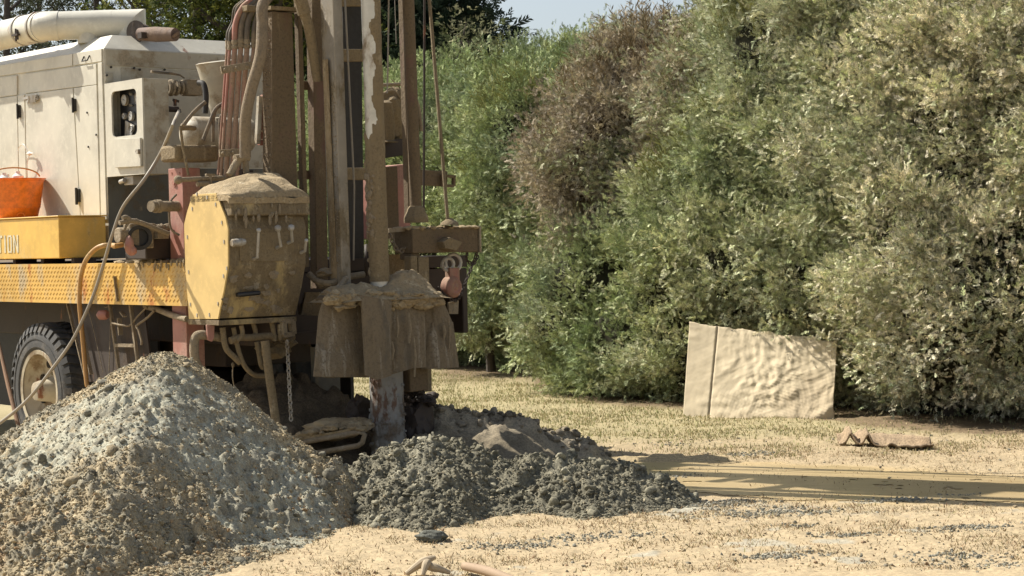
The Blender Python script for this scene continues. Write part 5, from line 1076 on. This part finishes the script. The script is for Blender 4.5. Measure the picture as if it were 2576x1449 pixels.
# elbow and fittings above the console
m = MB(); m.tube([TX(*z5(520, 1365), .3), TX(*z5(565, 1280), .3), TX(*z5(600, 1235), .3)], .027, 12, 4); m.cyl(TX(*z5(560, 1235), .3), TX(*z5(665, 1225), .3), .028, n=14); m.cyl(TX(*z5(640, 1230), .3), TX(*z5(650, 1350), .3), .022, n=12); m.build('hose_elbow', 'mudpale', rig)
m = MB(); a = TX(*z4(270, 285), .1); b = TX(*z4(760, 265), .1); m.cyl(a, b, .017, n=12); m.blob(a, .03, .2, 2); c = TX(*z4(540, 245), .12); m.bar(TX(*z4(500, 242), .12), TX(*z4(575, 245), .12), .014, .02, ZZ); m.cyl(c, TX(*z4(545, 330), .12), .010, n=10); m.cyl(TX(*z4(430, 320), .12), TX(*z4(530, 318), .12), .018, n=10); m.build('pipe_rail', 'mudpale', rig)
m = MB(); c0, c1 = TX(*z4(800, 200), .2), TX(*z4(900, 310), .2); m.box((c0.x - .1, c0.y, c1.z), (c0.x, c1.y, c0.z)); m.blob(TX(*z4(825, 205), .22), (.02, .02, .02), .4, 2); m.build('valve_block', 'darkbrown', rig, .006)
# winch head behind, seen between drill pipe and column
m = MB(); m.blob(TX(990, 290, -.5), (.12, .17, .21), .35, 4, 12, 2.5); m.lathe(TX(968, 300, -.3), (0, 0, 1), [(-.17, .10), (-.16, .07), (.0, .075), (.12, .06), (.14, .03)], 18); wh = m.build('winch_motor', 'mud', rig)
m = MB(); q_ = [TX(*p, -.35) for p in ((966, 352), (1030, 348), (1030, 388), (970, 398))]; m.prism(q_, (-.12, 0, 0)); m.build('winch_plate', 'darkbrown', wh, .004)
m = MB(); m.tube([TX(955, 215, -.4), TX(985, 213, -.4), TX(1020, 217, -.4), TX(1050, 260, -.4), TX(1060, 330, -.4)], .014, 10, 6); m.tube([TX(960, 238, -.4), TX(985, 228, -.4), TX(1003, 240, -.4), TX(1015, 275, -.4)], .008, 10, 6); m.tube([TX(985, 200, -.45), TX(1008, 225, -.4), TX(1020, 260, -.4)], .004, 8, 5); m.build('hose_loop', 'mudpale', wh)
m = MB(); q_ = [TX(*p, -.6) for p in ((960, 420), (1028, 412), (1034, 600), (965, 600))]; m.prism(q_, (-.3, 0, 0)); m.build('red_cabinet', 'red', rig, .004)
m = MB(); q_ = [TX(*p, -.55) for p in ((958, 421), (1000, 418), (1005, 600), (962, 600))]; m.prism(q_, (-.04, 0, 0)); m.build('brown_panel', 'mudcol', rig, .004)
m = MB(); m.bar(TX(1046, 446, -.1), TX(1122, 450, -.1), .115, .04, ZZ); m.build('stay_arm', 'mudcol', rig, .006)
m = MB(); pts_ = [TX(1112, 456, -.08), TX(1143, 456, -.08)]
for (a_, b_) in (((1110, 441), (1144, 445)), ((1110, 466), (1140, 468)), ((1141, 443), (1141, 468)), ((1113, 441), (1113, 468))): m.bar(TX(*a_, -.05), TX(*b_, -.05), .02, .03, ZZ if abs(a_[1] - b_[1]) < 8 else YX)
m.build('slotted_lug', 'mudcol', rig, .003)
m = MB(); m.tube([TX(1045, 370, -.2), TX(1052, 400, -.2), TX(1058, 440, -.2), TX(1055, 520, -.2)], .008, 8, 4); m.build('small_hose', 'redtube', rig)
# right outrigger beam, gusset, legs, pulley, chain
xo = .42
a, b = TX(1037, 571, xo), TX(1204, 633, xo); m = MB(); m.box((xo - .22, a.y, b.z), (xo, TX(1204, 600, xo).y, TX(1120, 574, xo).z)); m.box((xo - .16, a.y, b.z - .045), (xo - .02, a.y + .08, b.z)); ob = m.build('outrigger_beam', 'mudcol', rig, .008)
m = MB(); q_ = [TX(*z7(*p), xo + .08) for p in ((1400, 800), (1385, 740), (1440, 700), (1555, 745), (1500, 820))]; m.prism(q_, (-.08, 0, 0)); m.build('gusset', 'mud', ob, .003)
m = MB(); a = TX(1206, 572, xo); m.box((xo - .24, a.y - .012, b.z - .005), (xo + .015, a.y + .006, a.z + .01)); m.build('end_plate', 'mudpale', ob, .003)
m = MB()
for k in range(70): y = random.uniform(TX(1040, 600, xo).y, TX(1200, 600, xo).y); m.blob((random.uniform(xo - .2, xo), y, TX(1120, 574, xo).z + .004), (random.uniform(.02, .04), random.uniform(.02, .05), random.uniform(.006, .018)), .5, 2)
m.build('mud_crust', 'dry_lit_mud', ob)
for (x0_, x1_, y0_, y1_, nm_) in ((1029, 1046, 644, 1000, 'jack_leg'), (1048, 1075, 647, 985, 'jack_leg')):
    a, b = TX(x0_, y0_, .4), TX(x1_, y1_, .4); m = MB(); m.box((.34, a.y, b.z), (.42, TX(x1_, y0_, .4).y, a.z)); m.build(nm_, 'mud', rig, .006)
m = MB(); q_ = [TX(*p, .9) for p in ((1030, 925), (1077, 925), (1079, 981), (1032, 987))]; m.prism(q_, (-.12, 0, 0)); m.build('jack_foot', 'mudcol', rig, .008)
m = MB(); c = TX(912, 655, .3); m.lathe(c + V3((-.03, .04, 0)), (.6, .8, 0), [(0, .11), (.015, .115), (.03, .085), (.06, .085), (.075, .115), (.09, .11)], 36); m.build('pulley', 'darkbrown', rig)
m = MB(); q_ = [TX(*p, .1) for p in ((975, 640), (1040, 640), (1040, 712), (975, 712))]; m.prism(q_, (-.1, 0, 0)); m.build('back_plate', 'mud', rig)
m = MB(); m.bar(TX(972, 580, .3), TX(1045, 575, .3), .03, .06, ZZ); m.build('upper_bar', 'mudpale', rig)
def chain(path, name, parent, wire=.004, ln=.032, wdt=.022, mat='steel'):
    pts = catmull(path, 24); m = MB(); acc = 0; last = pts[0]; k = 0; step = ln * .78
    for p in pts[1:]:
        acc += (p - last).length
        if acc >= step:
            tg = (p - last).normalized() if (p - last).length > 0 else ZZ; acc = 0; s = tg.cross(XX_ if k % 2 else YX).normalized()
            if s.length < .5: s = tg.orthogonal().normalized()
            cc = p; lp = [cc + tg * (math.cos(t) * ln / 2) + s * (math.sin(t) * wdt / 2) for t in [2 * math.pi * j / 10 for j in range(10)]]; m.tube(lp, wire, 6, 0, True); k += 1
        last = p
    return m.build(name, mat, parent)
def dens_path(p0, p1, n=40): return [p0 + (p1 - p0) * (i / n) for i in range(n + 1)]
chain([TX(*z7(890, 650), .32), TX(*z7(930, 760), .32), TX(*z7(980, 830), .32), TX(*z7(1040, 780), .32), TX(*z7(1075, 660), .32)], 'chain_loop', rig, .007, .04, .03, 'hose')
# chain hoist: shackle ring, reddish block, hanging chain, tag
m = MB(); c = TX(*z7(1470, 930), .3)
for (dy_, dz_, r_) in ((0, 0, .062), (-.05, -.01, .045)): m.tube([c + V3((0.01 * math.cos(t), dy_ + r_ * math.cos(t), dz_ + r_ * math.sin(t))) for t in [2 * math.pi * j / 20 for j in range(20)]], .013, 8, 0, True)
m.build('shackle', 'steel', rig)
m = MB(); c = TX(*z7(1450, 1150), .3); m.lathe(c, (1, .15, 0), [(-.05, .05), (-.03, .08), (.03, .08), (.05, .062), (.055, .045), (.05, .03), (.06, .0)], 24); m.box((c.x - .03, c.y - .03, c.z + .05), (c.x + .03, c.y + .06, c.z + .14)); m.build('hoist_block', 'redtube', rig, .004)
m = MB(); q_ = [TX(*z7(*p), .3) for p in ((1430, 1290), (1520, 1275), (1515, 1395), (1432, 1395))]; m.prism(q_, (-.02, 0, 0)); m.build('hoist_tag', 'mudpale', rig)
chain([TX(*z7(1690, 820), .25), TX(*z7(1640, 960), .25), TX(*z7(1560, 1160), .28), TX(*z7(1500, 1270), .32), TX(*z7(1400, 1230), .33), TX(*z7(1330, 1150), .3)], 'hoist_chain', rig, .005, .03, .02, 'darkbrown')
chain([TX(*z7(1600, 830), .2), TX(*z7(1590, 900), .2), TX(*z7(1650, 940), .2), TX(*z7(1690, 880), .2)], 'hoist_chain', rig, .005, .03, .02, 'darkbrown')

# ---- splash skirt round the drill pipe
def flap(pts_top, pts_bot, x, name='skirt_flap', n=26, m_=30, seed=1, wave=.02):
    vs = []; T = np.linspace(0, 1, n)
    tx = [p[0] for p in pts_top]; ty = [p[1] for p in pts_top]; bx = [p[0] for p in pts_bot]; by = [p[1] for p in pts_bot]
    for j in range(m_):
        v = j / (m_ - 1)
        for i in range(n):
            u = T[i]; px = (tx[0] + (tx[-1] - tx[0]) * u) * (1 - v) + (bx[0] + (bx[-1] - bx[0]) * u) * v
            tyy = np.interp(tx[0] + (tx[-1] - tx[0]) * u, tx, ty); byy = np.interp(bx[0] + (bx[-1] - bx[0]) * u, bx, by); py = tyy * (1 - v) + byy * v
            dx = wave * mn.noise(V3((u * 2.2 + seed, v * .8, seed))) + .008 * mn.noise(V3((u * 13 + seed, v * 2, seed))) - .045 * (1 - v) ** 2 - .03 * (2 * u - 1) ** 2
            vs.append(TX(px, py, x + dx))
    mb = MB(); front = vs; back = [p - V3((.012, 0, 0)) for p in vs]; N0 = len(vs)
    fs = [(j * n + i, j * n + i + 1, (j + 1) * n + i + 1, (j + 1) * n + i) for j in range(m_ - 1) for i in range(n - 1)]
    fb = [tuple(N0 + k for k in f) for f in fs]; ed = [i for i in range(n)] + [(j + 1) * n - 1 for j in range(1, m_)] + [(m_ - 1) * n + i for i in range(n - 2, -1, -1)] + [j * n for j in range(m_ - 2, 0, -1)]
    fe = [(ed[k], ed[(k + 1) % len(ed)], N0 + ed[(k + 1) % len(ed)], N0 + ed[k]) for k in range(len(ed))]
    mb.add(front + back, fs + fb + fe); return mb.build(name, 'skirt', sk, ang=60)
M['skirt'] = paint('mud_run_rubber', (0.14, 0.115, 0.08), .88, 0, .85, .8, mudc=(0.20, 0.155, 0.098), mud2=(0.37, 0.33, 0.26), light=.5, sc=1.3, sz=.1)
sk = bpy.data.objects.new('splash_skirt', None); C.objects.link(sk); sk.parent = rig
flap([(803, 795), (812, 760), (834, 738), (925, 742)], [(790, 948), (830, 950), (929, 948)], .98, seed=1)
flap([(800, 855), (925, 862)], [(790, 947), (928, 950)], 1.0, seed=2)
flap([(909, 742), (985, 756)], [(920, 944), (950, 956), (985, 945)], 1.14, seed=3)
flap([(978, 762), (1068, 758)], [(986, 942), (1040, 926), (1072, 924)], 1.06, seed=4)
flap([(1060, 756), (1100, 738), (1120, 768), (1138, 810)], [(1062, 929), (1154, 924)], .98, seed=5)
flap([(1075, 812), (1140, 810)], [(1070, 928), (1155, 924)], 1.0, seed=6)
m = MB(); q_ = [TX(*p, 1.0) for p in ((852, 752), (862, 744), (1090, 742), (1108, 752), (1108, 766), (852, 766))]; m.prism(q_, (-.28, 0, 0)); m.build('skirt_frame', 'mudcol', sk, .01)
m = MB()                                                                # heaped mud on the table
ya_, yb_ = TX(846, 742, 1.0).y, TX(1125, 742, 1.0).y; zt_ = TX(970, 745, 1.0).z; nu, nv = 110, 60; pts_ = []
for i in range(nu + 1):
    for j in range(nv + 1): pts_.append((.66 + .42 * j / nv, ya_ + (yb_ - ya_) * i / nu))
pa = np.array(pts_); q3 = np.stack([pa[:, 0], pa[:, 1], pa[:, 0] * 0], 1); u_ = (pa[:, 1] - ya_) / (yb_ - ya_); v_ = (pa[:, 0] - .66) / .42
ed_ = np.minimum(1, np.minimum(u_, 1 - u_) * 9) * np.minimum(1, v_ * 7) * np.minimum(1, (1 - v_) * 2.2) ** .7
hz_ = .03 + .075 * np.exp(-((u_ - .22) / .16) ** 2) * (1 - .5 * v_) + .15 * np.exp(-((u_ - .76) / .19) ** 2 - ((v_ - .45) / .35) ** 2) + .035 * fbm(q3, 7, 3, 401) + .035 * lumps(q3, 16, 402, .05) + .010 * fbm(q3, 34, 3, 403)
hz_ = zt_ - .03 + np.maximum(hz_, .0) * ed_ + .03 * ed_; ex_ = .02 * fbm(q3 + 5, 14, 3, 405) * (1 - ed_)
vs = [(pa[i, 0] + ex_[i], pa[i, 1] + ex_[i], hz_[i]) for i in range(len(pa))]
m.add(vs, [(i * (nv + 1) + j, (i + 1) * (nv + 1) + j, (i + 1) * (nv + 1) + j + 1, i * (nv + 1) + j + 1) for i in range(nu) for j in range(nv)])
m.build('mud_heaped', 'dry_lit_mud', sk, ang=80)
m = MB()
for k in range(130):
    px = random.uniform(826, 1112); t = TX(px, 752, 1.03); m.blob((t.x + random.uniform(-.03, .01), t.y, t.z + random.gauss(-.005, .018)), (random.uniform(.015, .035), random.uniform(.02, .06), random.uniform(.012, .035)), .7, 3)
m.build('mud_rim', 'dry_lit_mud', sk, ang=80)
m = MB()
for k in range(6):
    px = random.uniform(985, 1150); t0 = TX(px, random.uniform(780, 860), 1.09 if px < 1065 else 1.0); L = random.uniform(.06, .3); w_ = random.uniform(.006, .014); m.tube([t0 + V3((.002, 0, 0)), t0 + V3((.006, .006, -L * .5)), t0 + V3((.0, .0, -L))], [w_ * .6, w_, w_ * .5], 6)
m.build('mud_runs', 'mudpale', sk)
m = MB(); m.tube([TX(915, 690, .6), TX(860, 700, .6), TX(835, 712, .6), TX(800, 708, .5), TX(778, 690, .4)], .022, 10, 6); m.tube([TX(870, 700, .7), TX(850, 725, .8), TX(825, 735, .8)], .02, 10, 5); m.blob(TX(820, 685, .5), (.07, .07, .03), .6, 3, 9); m.blob(TX(808, 712, .5), (.03, .03, .03), .2, 3, 9); m.blob(TX(838, 737, .8), (.08, .06, .03), .5, 3, 10); m.build('table_hose', 'mudpale', rig)

# ---- hoses, manifold, leg and chain below the console
m = MB(); m.tube([TX(*z3(1820, 500), .35), TX(*z3(1690, 480), .35), TX(*z3(1605, 490), .33), TX(*z3(1585, 580), .33), TX(*z3(1600, 700), .33), TX(*z3(1660, 800), .33)], .031, 16, 8); m.build('drain_hose', 'mudpale', rig)
m = MB(); q_ = [TX(*z3(*p), .4) for p in ((1690, 395), (1755, 400), (1750, 500), (1735, 535), (1700, 520))]; m.prism(q_, (-.02, 0, 0)); m.build('pink_lug', 'red', rig, .004)
m = MB(); m.tube([TX(*z7b(240, 320), .45), TX(*z7b(330, 290), .45), TX(*z7b(430, 290), .45), TX(*z7b(610, 275), .45), TX(*z7b(620, 300), .45)], .024, 12, 3); m.cyl(TX(*z7b(600, 280), .45), TX(*z7b(760, 290), .45), .012, n=10); m.build('hose_rail', 'mud', rig)
for i, pts_ in enumerate(([(170, 200), (200, 380), (280, 470), (330, 520)], [(270, 200), (290, 300), (330, 450), (380, 560), (460, 630), (560, 640)], [(450, 160), (470, 250), (430, 290), (380, 300)], [(480, 330), (500, 430), (520, 540), (550, 560), (570, 480), (540, 330)], [(610, 130), (630, 220), (650, 320)], [(340, 180), (350, 260), (300, 320)], [(690, 170), (690, 250), (700, 310)])):
    m = MB(); m.tube([TX(*z7b(*p), .42 + .01 * i) for p in pts_], .016 if i else .02, 12, 6); m.build('hanging_hose', 'mud', rig)
m = MB(); 
for (a_, b_) in (((715, 140), (800, 145)), ((720, 270), (810, 255)), ((718, 145), (725, 270)), ((798, 145), (808, 258))): m.bar(TX(*z7b(*a_), .5), TX(*z7b(*b_), .5), .03, .05, ZZ if abs(a_[1] - b_[1]) < 40 else YX)
m.build('chain_bracket', 'mudpale', rig)
m = MB(); m.blob(TX(*z7b(640, 400), .3), (.06, .13, .06), .6, 3, 4); m.blob(TX(*z7b(720, 330), .3), (.05, .1, .04), .6, 3, 14); m.build('mud_lumps', 'mud', rig)
m = MB(); m.tube([TX(*z7b(555, 320), .6), TX(*z7b(590, 600), .62), TX(*z7b(655, 1060), .66)], .029, 14); m.build('jack_strut', 'mud', rig)
a, b = TX(*z7b(755, 300), .6), TX(*z7b(792, 1040), .6); chain(dens_path(a, b), 'hanging_chain', rig, .005, .034, .024, 'steel')
m = MB(); a, b = TX(*z7b(265, 540), .3), TX(*z7b(285, 770), .3); m.tube([a, a * .5 + b * .5 + V3((0, -.01, 0)), b], .004, 8, 4); m.blob(a, (.008, .012, .02), .3, 2); m.build('hanging_wire', 'mudpale', rig)
m = MB(); m.bar(TX(*z7b(820, 262), .2), TX(*z7b(1040, 240), .2), .02, .03, ZZ); m.bar(TX(*z7b(640, 200), .1), TX(*z7b(1040, 225), .1), .2, .05, ZZ); m.build('lower_crossbar', 'darkbrown', rig)
m = MB(); q_ = [TX(*z7b(*p), -.1) for p in ((840, 330), (1000, 330), (1000, 560), (1360, 760), (1360, 860), (840, 600))]; m.box((-.3, TX(820, 900, -.1).y, .35), (-.25, TX(886, 960, -.1).y, .85)); m.build('wooden_skid', paint('grey_timber', (0.19, 0.18, 0.15), .2, 0, .9, .3), rig, .004)

# ================================================================ well casing, step frame, bucket, hoses
c0 = toW(TX(972, 950, .82)); c1 = toW(TX(977, 1125, .82)); ctr = V3((c1.x, c1.y, 0)); rad = .115
m = MB(); m.tube([V3((ctr.x, ctr.y, -.1)), V3((ctr.x, ctr.y, c0.z * .45)), V3((ctr.x - .004, ctr.y, c0.z + .06))], [rad, rad, rad], 40); m.lathe((ctr.x, ctr.y, TX(975, 1058, .82).z), (0, 0, 1), [(-.01, rad), (-.01, rad + .006), (.0, rad + .006), (.0, rad)], 40)
for k in range(70): a = random.uniform(3.3, 6.1); m.blob((ctr.x + rad * math.cos(a), ctr.y + rad * math.sin(a), random.uniform(.15, c0.z)), (.015, .006, random.uniform(.01, .03)), .5, 2)
o = m.build('well_casing', 'casing', None, origin=ctr); tag(o, 'rusty grey steel well casing standing in the borehole under the splash skirt', 'casing')
m = MB(); 
for k in range(26): cc = P(random.uniform(1020, 1088), random.uniform(985, 1030), 13.3 + random.uniform(-.05, .1)); m.blob(cc, (random.uniform(.02, .05), .04, random.uniform(.015, .04)), .5, 3)
cc = P(1050, 1040, 13.35); m.blob((cc.x, cc.y, cc.z - .1), (.12, .15, .2), .4, 4, 6); m.blob(P(905, 1045, 13.4), (.09, .12, .13), .4, 4, 6)
o = m.build('mud_clump', 'darkbrown', None, origin=V3((cc.x, cc.y, 0))); tag(o, 'dark lumpy clump of wet mud built up beside the well casing', 'mud')
# steel step frame
Yf = 12.75; A_ = P(735, 1118, Yf + .1); B_ = P(917, 1086, Yf); C_ = P(912, 1121, Yf); D_ = P(740, 1150, Yf + .1); bk = V3((.05, .35, .02))
st = empty('step_frame', (B_.x, B_.y, 0), 'mud-caked steel step frame lying on the spoil left of the casing', 'step')
m = MB(); m.tube([A_, B_ + V3((-.03, 0, 0)), B_ + V3((0, 0, -.02)), C_ + V3((0, 0, .02)), C_ + V3((-.03, 0, 0)), D_], .018, 12); m.tube([A_ + bk, B_ + bk, B_ + V3((-.02, 0, 0))], .018, 12); m.tube([A_ + bk * .5, B_ + bk * .5], .015, 10)
o = m.build('frame', 'mudpale', st); o.location = -st.location
m = MB(); m.bar(A_ + bk * .5 + V3((0, 0, .012)), B_ + bk * .5 + V3((-.02, 0, .012)), .02, .36, ZZ)
for k in range(120): t = random.random(); m.blob(A_ + (B_ - A_) * t + bk * random.random() + V3((0, 0, .02 + .05 * math.sin(math.pi * t) * random.random())), (random.uniform(.02, .06), .04, random.uniform(.01, .03)), .6, 2)
m.blob(A_ * .5 + B_ * .5 + bk * .7 + V3((-.03, 0, .02)), (.18, .14, .07), .4, 4, 5); o = m.build('mud_cake', 'dry_lit_mud', st); o.location = -st.location
# bucket with handle and white bottles inside
zt2 = zt + .012
cB = TY(44, 500, .22); bkt = empty('bucket', toW((cB.x, .21, zt2)), 'bright orange plastic bucket standing on the yellow toolbox', 'bucket')
rT = (TY(130, 450, .21).x - TY(-50, 450, .21).x) * .0 + .225; hB = TY(38, 447, .1).z - zt2
m = MB(); m.lathe((0, 0, 0), (0, 0, 1), [(.0, .02), (.0, .155), (.01, .165), (hB * .25, .182), (hB * .255, .186), (hB * .27, .186), (hB * .93, rT - .008), (hB * .94, rT - .002), (hB * .985, rT), (hB * .985, rT + .012), (hB, rT + .012), (hB, rT - .006), (hB * .9, rT - .016), (.02, .15), (.018, .02)], 48); m.build('bucket_body', 'orange', bkt)
m = MB(); h_ = rT; m.tube([V3((-h_ * .98 * math.cos(t) * .9, -h_ * .3 * math.sin(t) - h_ * .15, hB + .015 + .07 * math.sin(t))) for t in [math.pi * k / 14 for k in range(15)]], .006, 8); m.build('bucket_handle', 'tanhose', bkt)
m = MB(); m.tube([V3((.08 + .03 * math.cos(t), -rT * .72 - .03, .01 + .03 * math.sin(t))) for t in [math.pi * k / 8 for k in range(9)]], .004, 6); m.build('lower_grip', 'orange', bkt)
for k, (dx, dy, lab) in enumerate(((-.16, .0, 'white plastic bottle at the left inside the orange bucket'), (-.06, -.07, 'white plastic bottle in the middle of the orange bucket'), (.04, .0, 'white plastic bottle at the right inside the orange bucket'))):
    m = MB(); p = toW((cB.x + dx, .21 + dy, zt2 + .03)); m.lathe((0, 0, 0), (0, 0, 1), [(0, .04), (.01, .045), (hB - .03 + .01 * k, .045), (hB - .01 + .01 * k, .02), (hB + .012 + .008 * k, .018), (hB + .013 + .008 * k, .0)], 20); o = m.build('bottle', 'white', None); o.location = p; tag(o, lab, 'bottle', 'bottles in the bucket')
def whose(name, pts, r, mat, label, n=8):
    w = [toW(p) for p in pts]; m = MB(); m.tube(w, r, 12, n); o = m.build(name, mat, None, origin=V3((w[-1].x, w[-1].y, 0))); tag(o, label, 'hose'); return o
whose('air_hose', [TX(*z6b(840, 600), xv), TX(*z1(1400, 980), .0), TY(*z1(1290, 1230), .15), TY(*z1(1160, 1440), .05), TY(310, 520, -.02), TY(283, 590, -.05), TY(262, 660, -.06), TY(240, 730, -.07), TY(215, 790, -.10), TY(180, 860, -.14), TY(130, 930, -.2), TY(70, 1005, -.25), TY(0, 1064, -.3), TY(-90, 1125, -.42), V3((TY(-90, 1125, -.42).x - .45, -.55, .015)), V3((TY(-90, 1125, -.42).x - 1.1, -.5, .015))], .0125, 'greyhose', 'long grey rubber hose hanging from the compressor tap down past the truck wheel')
whose('fuel_hose', [TX(*z3b(330, 790), -.3), TX(*z3b(180, 815), -.25), TY(*z2(960, 830), .03), TY(*z2(860, 830), .0), TY(*z2(780, 870), -.03), TY(*z2(710, 960), -.05), TY(*z2(670, 1100), -.05), TY(*z2(660, 1300), -.05), TY(*z3(660, 350), -.05), TY(*z3(680, 560), -.05), TY(*z3(705, 840), -.06), TY(*z3(715, 900), -.06)], .017, 'tanhose', 'tan translucent hose looping over the yellow chequer plate beside the wheel')
m = MB(); a, b = toW(TY(-4, 860, -.12)), toW(TY(50, 1085, -.25)); m.tube([a, (a + b) / 2 + V3((-.005, 0, 0)), b], [.012, .016, .016], 10, 4); o = m.build('wooden_stake', paint('stake_wood', (0.23, 0.14, 0.085), .3, 0, .9, .4), None, origin=V3((b.x, b.y, 0))); tag(o, 'thin brown wooden stake leaning against the truck wheel at the left edge', 'stake')
